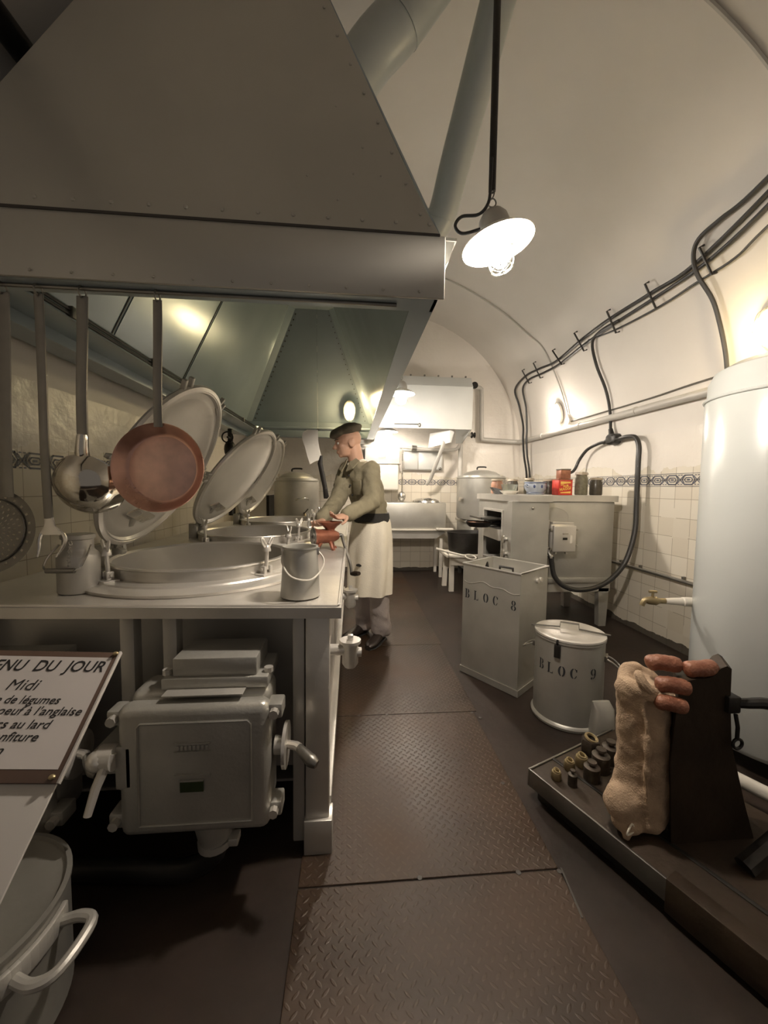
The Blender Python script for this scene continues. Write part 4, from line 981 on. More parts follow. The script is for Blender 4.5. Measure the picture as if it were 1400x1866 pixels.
part('apron_tear', MB().loft([(tear+LF*.062+FW*.150, tt_, Z_, .028, .012), (tear+LF*.062+FW*.150+tn_*.016, tt_, Z_, .024, .009)], 10), M_DCLOTH, pe, 'dark torn patch in the apron')
be = MB()
BE = HR @ Matrix.Translation((.0, 0, .075)) @ Matrix.Rotation(math.radians(6), 4, 'Y')
be.ell((0, 0, 0), (.128, .118, .036), M=BE, n=24); be.ell((0, 0, 0), (.055, .10, .030), M=BE @ Matrix.Translation((.080, 0, -.020)), n=18); be.ell((0, 0, 0), (.108, .090, .026), M=BE @ Matrix.Translation((-.010, 0, -.024)), n=20); be.ell((0, 0, 0), (.085, .085, .030), M=BE @ Matrix.Translation((-.02, 0, .014)), n=16)
organic('beret', be, M_BERET, pe, .007, 3, .005, 14, 'dark olive beret')
for nm_, heel, toe in (('l', (.285, 3.160), (.150, 2.935)), ('r', (.150, 3.300), (-.010, 3.150))):
    h_, t_ = Vector((*heel, 0)), Vector((*toe, 0)); d_ = (t_-h_).normalized(); w_ = Vector((-d_.y, d_.x, 0))
    sb = MB().loft([(h_+d_*(q*.285)+Z_*(hh2/2+.012), w_, Z_, ww, hh2/2) for q, ww, hh2 in ((0.0, .022, .05), (.05, .034, .085), (.2, .038, .105), (.4, .040, .090), (.6, .046, .062), (.8, .048, .050), (.93, .038, .042), (1.0, .018, .030))], 18)
    sh_ = part('shoe', sb, M_LEATHER, pe)
    part('sole', MB().loft([(h_+d_*(q*.285)+Z_*.008, w_, Z_, ww, .008) for q, ww in ((-.01, .02), (.05, .036), (.3, .036), (.6, .048), (.85, .046), (1.01, .018))], 16), M_BLACK, sh_)

# ------------------------------------------------------------------ back of the room
bh = thing('box_hood', 'pale grey box hood with riveted top edge on the far wall', 'hood', (.95, 5.4, 2.05))
hx0, hx1, hy0, hy1 = .31, 1.585, 5.02, 5.78
part('front_panel', MB().box(hx0, hx1, hy0, hy0+.012, 2.05, 2.60), M_BOX, bh)
part('upper_slope', MB().sheet([(hx0, hy0, 2.60), (hx1, hy0, 2.60), (hx1, hy0+.10, 2.74), (hx0, hy0+.10, 2.74)], .008), M_BOX, bh)
part('top_panel', MB().box(hx0, hx1, hy0+.10, hy1, 2.735, 2.745), M_BOX, bh)
for x in (hx0, hx1-.010):
    part('side_panel', MB().prism([(x, hy0+.013, 2.05), (x, hy0+.013, 2.60), (x, hy0+.105, 2.734), (x, hy1, 2.734), (x, hy1, 1.95), (x, 5.45, 1.92)], (.010, 0, 0)), M_BOX, bh)
tb = MB()
for k in range(7): tb.box(hx0+.08+k*.185, hx0+.10+k*.185, hy0+.085, hy0+.105, 2.745, 2.765)
part('top_bolts', tb, M_DSTEEL, bh, stuff=True)
part('damper_rod', MB().tube([(.55, hy0-.012, 2.10), (.86, hy0-.012, 2.10)], .006, 6).ell((.88, hy0-.012, 2.09), (.02, .012, .028), n=10), M_DSTEEL, bh)
part('gusset', MB().prism([(1.10, 5.40, 2.04), (1.30, 5.06, 2.04), (1.34, 5.06, 2.02), (1.30, 5.06, 1.88), (1.08, 5.40, 1.84)], (.02, .01, 0)), M_BOX, bh)
solo('support_strut', MB().tube([(1.25, 5.15, 1.90), (1.13, 5.45, 1.40), (1.10, 5.55, 1.33)], .026, 10), M_PIPE, 'slanting grey strut below the right end of the far hood', 'strut')
bp_ = thing('water_pipe', 'grey horizontal pipe across the far wall below the box hood', 'pipe', (.9, 5.6, 1.8))
part('pipe_run', MB().tube([(.10, 5.62, 1.872), (.60, 5.62, 1.872), (1.10, 5.62, 1.838), (1.50, 5.62, 1.838), (1.60, 5.62, 1.93), (1.66, 5.62, 2.06)], .024, 12, sm=4), M_PIPE, bp_)
part('riser', MB().tube([(1.615, 5.64, .95), (1.615, 5.64, 2.02)], .034, 14), M_PIPE, bp_)
hv = part('valve', MB().cyl((1.62, 5.60, 2.06), (1.76, 5.60, 2.06), .02, n=12), M_PIPE, bp_)
part('handwheel', MB().cyl((1.76, 5.60, 2.06), (1.775, 5.60, 2.06), .045, n=16).cyl((1.80, 5.60, 2.06), (1.815, 5.60, 2.06), .04, n=16).cyl((1.75, 5.6, 2.06), (1.82, 5.6, 2.06), .012, n=10), M_BLACKP, hv)
part('coupling', MB().cyl((.88, 5.62, 1.855), (.95, 5.62, 1.850), .04, n=14), M_DSTEEL, bp_)
rp = thing('water_pipe', 'pipe stepping from the box hood valve down to the right corner of the far wall', 'pipe', (2.0, 5.7, 2.0))
part('pipe_run', MB().tube([(1.60, 5.715, 2.79), (1.86, 5.715, 2.785), (1.925, 5.715, 2.76), (1.935, 5.715, 2.70), (1.955, 5.715, 2.08), (1.975, 5.715, 2.02), (2.04, 5.715, 2.01), (2.47, 5.715, 1.99), (2.53, 5.60, 1.985), (2.548, 5.47, 1.985)], .032, 14, sm=4), M_PIPE, rp)
vv = part('valve', MB().cyl((1.63, 5.70, 2.79), (1.72, 5.70, 2.79), .045, n=14), M_PIPE, rp)
part('handwheel', MB().tube([(1.80, 5.63, 2.79), (1.80, 5.70, 2.79)], .012, 8).cyl((1.80, 5.62, 2.79), (1.80, 5.64, 2.79), .05, n=16), M_BLACKP, vv)
bw = thing('water_heater', 'white enamelled wall boiler with grey upper casing behind the cook', 'boiler', (.43, 5.6, 1.22))
part('upper_casing', MB().box(.19, .69, 5.52, 5.79, 1.625, 1.845, .008), M_BOX, bw)
part('lower_tank', MB().box(.16, .68, 5.50, 5.79, 1.235, 1.61, .03, seg=4), M_WHITE, bw)
part('ledge', MB().box(.14, .71, 5.49, 5.79, 1.610, 1.625, .003), M_ALU, bw)
part('dial_plate', MB().box(.39, .49, 5.512, 5.522, 1.70, 1.765), M_DSTEEL, bw)
cbn = thing('wall_cabinet', 'shallow grey glazed cabinet with two panes on the far wall', 'cabinet', (1.07, 5.75, 1.52))
part('case', MB().box(.77, 1.37, 5.72, 5.79, 1.535, 1.825, .006), M_ALU_D, cbn)
part('left_door', MB().box(.79, .985, 5.705, 5.72, 1.55, 1.81, .004), M_BOX, cbn)
part('right_door', MB().box(1.0, 1.35, 5.705, 5.72, 1.55, 1.81, .004), M_BOX, cbn)
part('knob', MB().ell((1.325, 5.70, 1.565), .022), M_DSTEEL, cbn)
rdl = thing('ladle', 'small pale ladle hanging on a long rod against the far wall', 'ladle', (.70, 5.6, 1.06))
part('handle', MB().tube([(.745, 5.60, 1.85), (.742, 5.60, 1.20)], .008, 8), M_STEEL, rdl)
part('bowl', MB().ell((.735, 5.58, 1.145), (.058, .035, .075), n=18), M_STEEL, rdl)
snk = thing('sink', 'wide grey metal sink trough on thin legs against the far wall', 'sink', (.85, 5.5, 0))
part('basin', MB().box(.36, 1.33, 5.30, 5.75, .70, 1.065, .012), M_GALV, snk)
part('rim', MB().box(.33, 1.36, 5.28, 5.77, .675, .70, .004), M_WHITEP, snk)
part('drain_tray', MB().prism([(.40, 5.32, .675), (1.38, 5.32, .675), (1.20, 5.32, .56), (.55, 5.32, .56)], (0, .40, 0)), M_ALU_D, snk)
for x in (.42, 1.28):
    for y in (5.36, 5.72): part('leg', MB().box(x-.02, x+.02, y-.02, y+.02, 0, .56), M_WHITEP, snk)
part('side_brace', MB().prism([(1.30, 5.30, .68), (1.34, 5.30, .68), (1.56, 5.30, .46), (1.52, 5.30, .46)], (0, .03, 0)), M_WHITEP, snk)
part('drain_tap', MB().tube([(1.20, 5.29, .70), (1.22, 5.24, .70), (1.42, 5.24, .70)], .018, 10), M_WHITEP, snk)
bs_ = thing('basin', 'upturned metal basin lid lying on the far sink', 'lid', (1.08, 5.5, 1.066))
part('dome', MB().lathe([(.20, 0), (.19, .025), (.13, .05), (.0, .062)], (1.08, 5.52, 1.067), 32), M_STEEL, bs_)
part('handle', MB().tube([(1.0, 5.40, 1.09), (1.05, 5.38, 1.12), (1.12, 5.38, 1.12), (1.17, 5.40, 1.09)], .008, 8, sm=3), M_DSTEEL, bs_)
def urn(name, c, r, h, label, knob):
    t = thing('boiler_urn', label, 'urn', c)
    part('body', MB().lathe([(0, .005), (r-.05, .005), (r-.015, .02), (r, .06), (r, h-.02), (r+.008, h-.012), (r+.008, h), (r-.01, h)], c, 48), M_GALV, t)
    l_ = part('lid', MB().lathe([(r-.005, h), (r-.01, h+.02), (r*.8, h+.025), (r*.78, h+.035), (r*.6, h+.075), (r*.3, h+.10), (0, h+.108)], c, 48), M_GALV, t)
    part('lid_knob', MB().tube([Vector(c)+Vector((-.06, 0, h+.11)), Vector(c)+Vector((-.05, 0, h+.145)), Vector(c)+Vector((.05, 0, h+.150)), Vector(c)+Vector((.07, 0, h+.14))], .011, 8, sm=3), M_BLACKP, l_, 'dark lid handle')
    return t
u1 = urn('u', (-.71, 5.1, .80), .285, .555, 'big aluminium urn with tap standing behind the far kettle', 1)
part('side_handle', MB().tube([(-.68, 4.825, 1.10), (-.65, 4.77, 1.12), (-.56, 4.79, 1.125), (-.53, 4.85, 1.11)], .010, 8, sm=4), M_STEEL, u1)
tp_ = part('tap', MB().tube([(-.58, 4.85, .93), (-.565, 4.78, .93), (-.56, 4.74, .92), (-.56, 4.73, .89)], .014, 10, sm=3), M_BRASS, u1)
part('tap_lever', MB().tube([(-.585, 4.77, .945), (-.56, 4.765, .955), (-.525, 4.76, 1.0)], .008, 8), M_DSTEEL, tp_)
us = thing('urn_stand', 'low metal stand carrying the urn behind the far kettle', 'stand', (-.71, 5.1, 0))
part('top', MB().box(-1.0, -.42, 4.80, 5.40, .77, .80), M_ALU_D, us)
for x in (-.97, -.45):
    for y in (4.84, 5.36): part('leg', MB().box(x-.02, x+.02, y-.02, y+.02, 0, .77), M_ALU_D, us)
u2 = urn('u', (1.84, 5.35, .83), .335, .60, 'big aluminium urn on a block stand left of the oven', 1)
part('side_handle', MB().box(1.50, 1.525, 5.16, 5.28, 1.10, 1.15, .006), M_STEEL, u2)
st2 = thing('urn_stand', 'grey block stove carrying the big urn left of the oven', 'stove', (1.84, 5.4, 0))
part('block', MB().box(1.60, 2.2, 5.0, 5.70, .12, .80, .01), M_GALV, st2)
part('top_plate', MB().box(1.58, 2.22, 4.98, 5.72, .80, .829, .006), M_ALU, st2)
part('knob', MB().cyl((1.66, 5.0, .73), (1.66, 4.965, .73), .03, n=16), M_STEEL, st2)
for x in (1.65, 2.15):
    for y in (5.05, 5.65): part('leg', MB().box(x-.025, x+.025, y-.025, y+.025, 0, .12), M_DSTEEL, st2)
cpb = thing('cupboard', 'white cupboard with a dark door edge in the far left corner', 'cupboard', (-1.25, 5.45, 0))
part('carcass', MB().box(-1.52, -1.12, 5.2, 5.75, .02, 1.15, .006), M_WHITEP, cpb)
part('door_edge', MB().box(-1.12, -1.085, 5.2, 5.75, .02, 1.15), M_BLACKP, cpb)
wv = thing('wall_valve', 'black cast valve cluster on a dark pipe by the left wall', 'valve', (-1.2, 4.2, 1.5))
part('pipe_run', MB().tube([(-1.30, 4.3, .95), (-1.30, 4.3, 1.88)], .028, 12), M_BLACKP, wv)
part('valve_body', MB().ell((-1.30, 4.28, 1.66), (.06, .06, .10), n=16), M_BLACKP, wv)
part('handle', MB().tube([(-1.30, 4.22, 1.45), (-1.24, 4.16, 1.47), (-1.20, 4.14, 1.50)], .016, 8), M_STEEL, wv)
part('handwheel', MB().circle_wire((-1.30, 4.20, 1.78), .055, .008, (0, 1, 0), 20, 6).cyl((-1.30, 4.20, 1.78), (-1.30, 4.30, 1.78), .01, n=8), M_BLACKP, wv)

# bench, big black pot, skimmer rod
bn_ = thing('bench', 'low white painted bench with splayed legs in front of the stove', 'bench', (1.5, 4.85, 0))
part('bench_top', MB().box(1.16, 1.85, 4.52, 4.95, .43, .465, .006), M_WHITEP, bn_)
part('apron_board', MB().box(1.22, 1.80, 4.56, 4.59, .33, .43), M_WHITEP, bn_)
for (x, y, sx) in ((1.24, 4.6, 0), (1.75, 4.6, .03), (1.24, 4.88, -.02), (1.75, 4.88, .03)):
    part('leg', MB().prism([(x-.028, y-.02, .43), (x+.028, y-.02, .43), (x+.028+sx, y-.02, 0), (x-.028+sx, y-.02, 0)], (0, .04, 0)), M_WHITEP, bn_)
bpot = thing('stew_pot', 'large black oval pot standing on the low white bench', 'pot', (1.50, 4.72, .466))
pc_ = Vector((1.50, 4.74, .466))
part('body', MB().lathe([(0, .002), (.235, .002), (.262, .02), (.278, .20), (.288, .26), (.280, .262), (.262, .21), (.25, .03), (0, .015)], n=44, M=Matrix.Translation(pc_) @ Matrix.Diagonal((1, .72, 1, 1))), M_BLACKP, bpot)
part('handle', MB().tube([pc_+Vector((.26, -.05, .20)), pc_+Vector((.34, -.04, .215)), pc_+Vector((.34, .04, .215)), pc_+Vector((.26, .05, .20))], .012, 8, sm=3), M_BLACKP, bpot)
sq = thing('skimmer', 'long white handled skimmer lying across the low bench', 'skimmer', (1.3, 4.5, .49))
part('handle', MB().tube([(1.00, 4.42, .56), (1.16, 4.36, .525), (1.30, 4.28, .50)], [.016, .013, .010], 10), M_WHITEP, sq)
part('ring', MB().circle_wire((1.365, 4.25, .492), .06, .008, (.1, -.3, 1), 20, 6), M_WHITEP, sq)
part('rest', MB().tube([(1.12, 4.40, .527), (1.18, 4.53, .475)], .006, 6), M_WHITEP, sq)

# ------------------------------------------------------------------ oven
ov = thing('bread_oven', 'grey steel oven on legs with an open side hatch and jars on top', 'oven', (1.9, 3.6, 0))
OX0, OXm, OX1, OY0, OYm, OY1 = 1.37, 1.70, 2.41, 3.17, 3.33, 4.02
part('main_body', MB().box(OXm, OX1, OYm, OY1, .42, 1.165, .006), M_GALV, ov)
fb = MB()
fb.box(OX0+.02, OXm, OY0, OY0+.02, .36, 1.165)                       # side facing the camera
fb.box(OX0+.02, OXm, OY1-.02, OY1, .36, 1.165)
fb.box(OX0, OX0+.02, OY0, OY0+.20, .36, 1.165); fb.box(OX0, OX0+.02, OY0+.66, OY1, .36, 1.165)
fb.box(OX0, OX0+.02, OY0+.20, OY0+.66, 1.06, 1.165); fb.box(OX0, OX0+.02, OY0+.20, OY0+.66, .36, .58)
fb.box(OX0+.02, OXm, OY0+.02, OY1-.02, .36, .38)
part('front_block', fb, M_GALV, ov)
part('back_wall', MB().box(OXm-.03, OXm-.002, OY0+.02, OY1-.02, .385, 1.16), M_BLACKP, ov, 'black inside of the oven')  # inner wall behind the hatch, plain black
hf = MB().box(OX0-.012, OX0, OY0+.18, OY0+.20, .57, 1.08).box(OX0-.012, OX0, OY0+.66, OY0+.68, .57, 1.08).box(OX0-.012, OX0, OY0+.20, OY0+.66, 1.06, 1.08)
part('hatch_frame', hf, M_ALU, ov)
part('middle_shelf', MB().box(OX0-.03, OX0+.30, OY0+.205, OY0+.655, .80, .90), M_ALU, ov)
part('lower_shelf', MB().box(OX0-.01, OX0+.30, OY0+.205, OY0+.655, .59, .60), M_ALU, ov)
tpm = MB().prism([(OX0-.02, OY0+.13, 1.165), (OX0+.05, OY0-.02, 1.165), (OXm+.02, OY0-.02, 1.165), (OXm+.05, OYm-.02, 1.165), (OX1+.02, OYm-.02, 1.165), (OX1+.02, OY1+.02, 1.165), (OX0-.02, OY1+.02, 1.165)], (0, 0, .055))
part('top_slab', tpm, M_ALU, ov)
part('base_ledge', MB().box(OXm-.02, OX1+.01, OYm-.015, OY1, .42, .465, .004), M_GALV, ov)
part('base_plinth', MB().box(OXm, OX1, OYm+.01, OY1-.01, .33, .42), M_GALV, ov)
for (x, y) in ((OX1-.06, OYm+.04), (OXm-.1, OYm+.0), (OX1-.06, OY1-.06), (OX0+.08, OY1-.06)):
    part('leg', MB().prism([(x-.05, y-.03, .36), (x+.05, y-.03, .36), (x+.035, y-.03, 0), (x-.035, y-.03, 0)], (0, .06, 0)), M_GALV, ov)
for z in (.83, .70):
    part('door_knob', MB().tube([(OX0-.002, OY0+.08, z), (OX0-.03, OY0+.08, z), (OX0-.032, OY0+.08, z), (OX0-.045, OY0+.08, z)], [.016, .016, .036, .034], 20), M_STEEL, ov)
part('screw', MB().ell((1.55, OY0-.004, 1.11), .014, n=10), M_STEEL, ov)
part('curved_guard', MB().loft([((OXm+.12, OYm-.004, 1.02), X_, Z_, .15, .09), ((OXm+.12, OYm-.010, 1.02), X_, Z_, .145, .085)], 24), M_GALV, ov)
part('dark_gap', MB().box(OXm+.005, OXm+.045, OYm-.006, OYm-.001, .62, .98), M_BLACKP, ov)
ob = thing('oven_switch', 'small grey switch box with bolted cover on the oven side', 'switch box', (1.88, 3.28, .70))
part('case', MB().box(1.765, 1.985, 3.245, 3.328, .715, .965, .012, seg=3), M_ALU, ob)
cv2 = part('cover', MB().box(1.775, 1.985, 3.215, 3.246, .72, .955, .010, seg=3), M_ALU, ob)
part('dark_window', MB().box(1.86, 1.90, 3.211, 3.216, .83, .85), M_BLACKP, cv2)
part('white_tag', MB().box(1.925, 1.945, 3.211, 3.216, .80, .87), M_WHITE, cv2)
part('maker_plate', MB().box(1.855, 1.91, 3.2125, 3.216, .878, .888), M_STEEL, cv2)
for (x, z) in ((1.755, .75), (1.755, .92), (1.80, .71), (1.90, .71), (1.995, .92), (1.995, .78)): part('bolt', MB().cyl((x, 3.215, z), (x, 3.245, z), .009, n=8), M_STEEL, ob)
part('top_ridge', MB().box(1.78, 1.98, 3.25, 3.32, .962, .985, .006), M_ALU, ob)
cd_ = MB().tube([(1.745, 3.27, 1.0), (1.745, 3.27, .86), (1.745, 3.26, .74), (1.765, 3.235, .68)], .016, 10, sm=3).cyl((1.745, 3.27, .90), (1.745, 3.27, .93), .022, n=12).cyl((1.760, 3.238, .69), (1.768, 3.232, .665), .024, n=12)
part('conduit_stub', cd_, M_STEEL, ob)
# pans at the hatch
fp1 = thing('frying_pan', 'black frying pan with orange lining sticking out of the oven hatch', 'pan', (1.28, 3.6, .90))
fpc = Vector((1.235, 3.62, .905))
part('pan_body', MB().lathe([(0, .0), (.095, .0), (.12, .028), (.126, .048), (.121, .048), (.114, .030), (.092, .006), (0, .006)], fpc, 36), M_BLACKP, fp1)
part('pan_lining', MB().lathe([(0, .036), (.112, .036), (.1155, .040)], fpc, 36), M_ORANGE, fp1, 'reddish orange filling')
part('handle', MB().tube([fpc+Vector((.11, .01, .035)), fpc+Vector((.26, .01, .045)), fpc+Vector((.42, .02, .05))], .010, 8), M_BLACKP, fp1)
solo('baking_tray', MB().box(1.20, 1.66, 3.46, 3.80, .985, .995, .003).box(1.20, 1.66, 3.46, 3.465, .985, 1.005).box(1.20, 1.205, 3.46, 3.80, .985, 1.005), M_DSTEEL, 'flat dark tray sliding out above the frying pan in the oven hatch', 'tray')

# ------------------------------------------------------------------ jars and tins on the oven
JZ = 1.221
def jar(c, r, h, content, label, group='preserving jars on the oven', clip=True, glass=True):
    t = thing('preserving_jar', label, 'jar', c, 0, group)
    part('glass_body', MB().lathe([(0, .002), (r*.9, .002), (r, .012), (r, h*.72), (r*.86, h*.82), (r*.86, h*.88)], c, 24), content, t)
    part('lid', MB().lathe([(0, h), (r*.9, h), (r*1.0, h-.008), (r*1.0, h*.88), (r*.85, h*.875)], c, 24), M_JARLID, t)
    if clip: part('clip', MB().tube([Vector(c)+Vector((r*.95, -.01, h*.80)), Vector(c)+Vector((r*1.18, -.01, h*.84)), Vector(c)+Vector((r*1.05, -.01, h*.97)), Vector(c)+Vector((0, -.012, h+.004))], .0025, 5, sm=3), M_STEEL, t)
    return t
jar((2.16, 3.46, JZ), .055, .215, M_HERB, 'tall jar of olive green preserve right of the red tin')
jar((2.30, 3.45, JZ), .055, .165, M_DARKJAR, 'dark squat jar at the right end of the row on the oven')
jar((1.475, 3.80, JZ), .058, .150, M_ORANGE, 'jar with orange contents behind the glass bowl')
jar((1.66, 3.85, JZ), .055, .150, M_DARKJAR, 'dark jar between the glass bowl and the stoneware bowl')
jar((1.84, 3.86, JZ), .050, .165, M_HERB, 'jar just behind the blue grey stoneware bowl')
jar((1.925, 3.62, JZ), .060, .150, M_DARKJAR, 'jar close behind the left edge of the red tin')
jar((2.16, 3.74, JZ), .045, .125, M_DARKJAR, 'small dark jar peeping out right of the red tin')
ds = thing('dish', 'shallow white dish under the glass bowl on the oven', 'dish', (1.50, 3.55, JZ))
part('dish_body', MB().lathe([(0, .002), (.055, .002), (.088, .030), (.09, .034), (.085, .034), (.055, .010), (0, .010)], (1.50, 3.55, JZ), 32), M_WHITE, ds)
solo('glass_bowl', MB().lathe([(0, .013), (.035, .013), (.066, .042), (.078, .095), (.075, .095), (.062, .045), (.032, .019), (0, .019)], (1.50, 3.55, JZ), 32), M_GLASS, 'clear glass bowl standing on the white dish', 'bowl')
sbw = thing('stoneware_bowl', 'blue grey patterned stoneware bowl on the oven', 'bowl', (1.73, 3.50, JZ))
part('bowl_body', MB().lathe([(0, .002), (.075, .002), (.078, .018), (.074, .024), (.096, .060), (.100, .085), (.094, .108), (.100, .116), (.096, .12), (.088, .112), (.090, .08), (.06, .03), (0, .025)], (1.73, 3.50, JZ), 36), M_STONE, sbw)
mo = MB()
for k in range(9):
    a = 2*math.pi*k/9; c_, s_ = math.cos(a), math.sin(a); P = Vector((1.73+.0985*c_, 3.50+.0985*s_, JZ+.078))
    mo.ell((0, 0, 0), (.0025, .011, .017), M=Matrix.Translation(P) @ rotz(a), n=8)
mo.circle_wire((1.73, 3.50, JZ+.112), .0985, .003, (0, 0, 1), 32, 6); mo.circle_wire((1.73, 3.50, JZ+.018), .0785, .003, (0, 0, 1), 32, 6)
part('cobalt_pattern', mo, M_BLUE, sbw)
part('side_grip', MB().tube([(1.635, 3.48, JZ+.095), (1.615, 3.46, JZ+.085), (1.64, 3.45, JZ+.07)], .008, 8, sm=3), M_STONE, sbw)
solo('pan_scoop', MB().prism([(1.30+.10, 3.60, JZ+.002), (1.375+.10, 3.56, JZ+.002), (1.36+.07, 3.60, JZ+.05), (1.29+.07, 3.62, JZ+.066)], (.01, .10, 0)), M_BLACKP, 'black scoop leaning at the left end of the oven top', 'scoop')
tn = thing('stock_tin', 'square red tin with yellow diagonal lettering on the oven', 'tin', (1.975, 3.42, JZ))
tx0, tx1, ty = 1.905, 2.040, 3.40
part('tin_body', MB().box(tx0, tx1, ty, ty+.12, JZ, JZ+.140, .004), M_RED, tn)
part('tin_lid', MB().box(tx0-.002, tx1+.002, ty-.002, ty+.122, JZ+.140, JZ+.149, .002), M_TINBROWN, tn)
yl = MB()
fy = ty-.0012
yl.add([(tx0+.018, fy, JZ+.100), (tx1-.018, fy, JZ+.112), (tx1-.022, fy, JZ+.124), (tx0+.018, fy, JZ+.126)], [(0, 1, 2, 3)])
yl.add([(tx0+.018, fy, JZ+.018), (tx1-.018, fy, JZ+.018), (tx1-.018, fy, JZ+.036), (tx0+.018, fy, JZ+.026)], [(0, 1, 2, 3)])
yl.add([(tx0+.02, fy, JZ+.088), (tx0+.05, fy, JZ+.094), (tx0+.05, fy, JZ+.100), (tx0+.02, fy, JZ+.096)], [(0, 1, 2, 3)])
part('yellow_bands', yl, M_YELLOW, tn)
vs_, fs_ = font_mesh('MAGGI', .038, .12, .0012)
tmx = Matrix.Translation((tx0+.010, fy-.0006, JZ+.036)) @ Matrix.Rotation(-math.radians(0), 4, 'Y') @ Matrix.Rotation(math.pi/2, 4, 'X') @ rotz(math.radians(11))
part('lettering', MB().add(vs_, fs_, tmx @ Matrix.Scale(.92, 4)), M_YELLOW, tn)
vs_, fs_ = font_mesh('KUB', .026, .1, .0012)
tmx = Matrix.Translation((tx0+.045, fy-.0006, JZ+.072)) @ Matrix.Rotation(math.pi/2, 4, 'X') @ rotz(math.radians(11))
part('lettering', MB().add(vs_, fs_, tmx), M_YELLOW, tn)
t2 = thing('small_tin', 'small brown tin standing on top of the red tin', 'tin', (1.97, 3.44, JZ+.149))
part('tin_body', MB().box(1.925, 2.022, 3.405, 3.49, JZ+.150, JZ+.232, .005), M_TINBROWN, t2)
part('tin_lid', MB().box(1.923, 2.024, 3.403, 3.492, JZ+.232, JZ+.243, .003), M_DSTEEL, t2)

# ------------------------------------------------------------------ ration box and drum
c0, c1, c2 = Vector((.77, 2.55, 0)), Vector((1.015, 2.19, 0)), Vector((1.31, 2.43, 0)); c3 = c0+c2-c1
HB = .765
bx = thing('ration_box', 'tall open square metal ration box stencilled in black with number 8', 'box', (c0+c2)/2)
def inset(d, z):
    m_ = (c0+c2)/2
    return [p+(m_-p).normalized()*d+Z_*z for p in (c0, c1, c2, c3)]
wl = MB(); o_, i_, ob_, ib_ = inset(0, HB), inset(.016, HB), inset(0, .0), inset(.016, .01)
wl.add(o_+i_+ob_+ib_, [(0, 1, 5, 4), (1, 2, 6, 5), (2, 3, 7, 6), (3, 0, 4, 7), (8, 9, 1, 0), (9, 10, 2, 1), (10, 11, 3, 2), (11, 8, 0, 3), (4, 5, 13, 12), (5, 6, 14, 13), (6, 7, 15, 14), (7, 4, 12, 15), (8, 11, 10, 9), (12, 13, 14, 15)])
part('shell', wl, M_GALV, bx)
tr_ = MB(); q_ = inset(-.002, HB-.004); tr_.tube(q_, .007, 6, closed=True)
part('rim_edge', tr_, M_ALU, bx)
bt3 = MB(); a_, b_ = inset(-.006, .004), inset(-.006, .045)
for i in range(4): bt3.sheet([a_[i], a_[(i+1) % 4], b_[(i+1) % 4], b_[i]], .005)
part('base_band', bt3, M_GALV, bx)
il = inset(.022, HB-.10); part('inner_lid', MB().prism(il, (0, 0, .012)), M_ALU, bx)
u_ = (c1-c0).normalized(); v_ = (c2-c1).normalized(); ctr = (c0+c2)/2
ih = MB().tube([ctr-u_*.04+Z_*(HB-.088), ctr-u_*.04+Z_*(HB-.022), ctr+u_*.06+Z_*(HB-.022), ctr+u_*.06+Z_*(HB-.088)], .009, 8).tube([ctr-u_*.15-v_*.02+Z_*(HB-.08), ctr-u_*.13-v_*.02+Z_*(HB-.012), ctr-u_*.12-v_*.02+Z_*(HB-.08)], .012, 8)
ih.tube([ctr+v_*.05-u_*.05+Z_*(HB-.08), ctr+v_*.05+u_*.16+Z_*(HB-.08)], .008, 8)
part('inner_handle', ih, M_BLACKP, bx)
fn1 = u_.cross(Z_).normalized()
if fn1.y > 0: fn1 = -fn1
fn2 = v_.cross(Z_).normalized()
if fn2.y > 0: fn2 = -fn2
for k in (0, .045):
    pz = c1+v_*(.22+k)+Z_*(HB-.075); part('rivet', MB().cyl(pz-fn2*.004, pz+fn2*.014, .016, n=12), M_ALU, bx)
lt = MB()
stencil(lt, 'BLOC 8', lambda x, z: c0+u_*(.022+x)+Z_*(.530+z)+fn1*.0012, .062, .074)
part('lettering', lt, M_STENCIL, bx)
part('solder_seam', MB().tube([c0+u_*t+fn1*.001+Z_*(HB-.115-.03*noise.noise(Vector((t*9, 0, 0)))-.02*t) for t in [.01+.42*k/16 for k in range(17)]], .003, 5), M_ALU, bx)
dc, dr, dh = Vector((1.225, 2.01, 0)), .178, .475
dm_ = thing('ration_drum', 'round metal ration drum with barred lid, stencilled in black with number 9', 'drum', dc)
part('shell', MB().lathe([(0, .006), (dr+.004, .006), (dr+.010, .004), (dr+.012, .016), (dr+.006, .026), (dr, .030), (dr, dh-.02), (dr+.004, dh-.016), (dr+.004, dh-.006), (dr-.004, dh-.004)], dc, 56), M_GALV, dm_)
dl = part('lid', MB().lathe([(dr+.002, dh-.005), (dr+.006, dh), (dr+.004, dh+.008), (dr-.01, dh+.010), (dr-.03, dh+.006), (dr*.5, dh+.012), (0, dh+.014)], dc, 56), M_ALU, dm_)
bd = Vector((.80, -.42, 0)).normalized()
br = MB().tube([dc-bd*(dr+.022)+Z_*(dh+.014), dc-bd*.05+Z_*(dh+.022), dc-bd*.048+Z_*(dh+.05), dc+bd*.045+Z_*(dh+.05), dc+bd*.047+Z_*(dh+.022), dc+bd*(dr+.022)+Z_*(dh+.012)], .0055, 8)
part('lid_bar', br, M_DSTEEL, dl)
def on_drum(a, z, off=0): return dc+Vector(((dr+off)*math.cos(a), (dr+off)*math.sin(a), z))
af = math.atan2(-dc.y, -dc.x)
al = af-.30
cp_ = MB().box(-.004, .010, -.016, .016, -.035, .035, .004, M=Matrix.Translation(on_drum(al, dh-.055, .003)) @ rotz(al)).tube([on_drum(al, dh-.02, .008), on_drum(al, dh-.005, .016), on_drum(al, dh+.008, .008)], .005, 6)
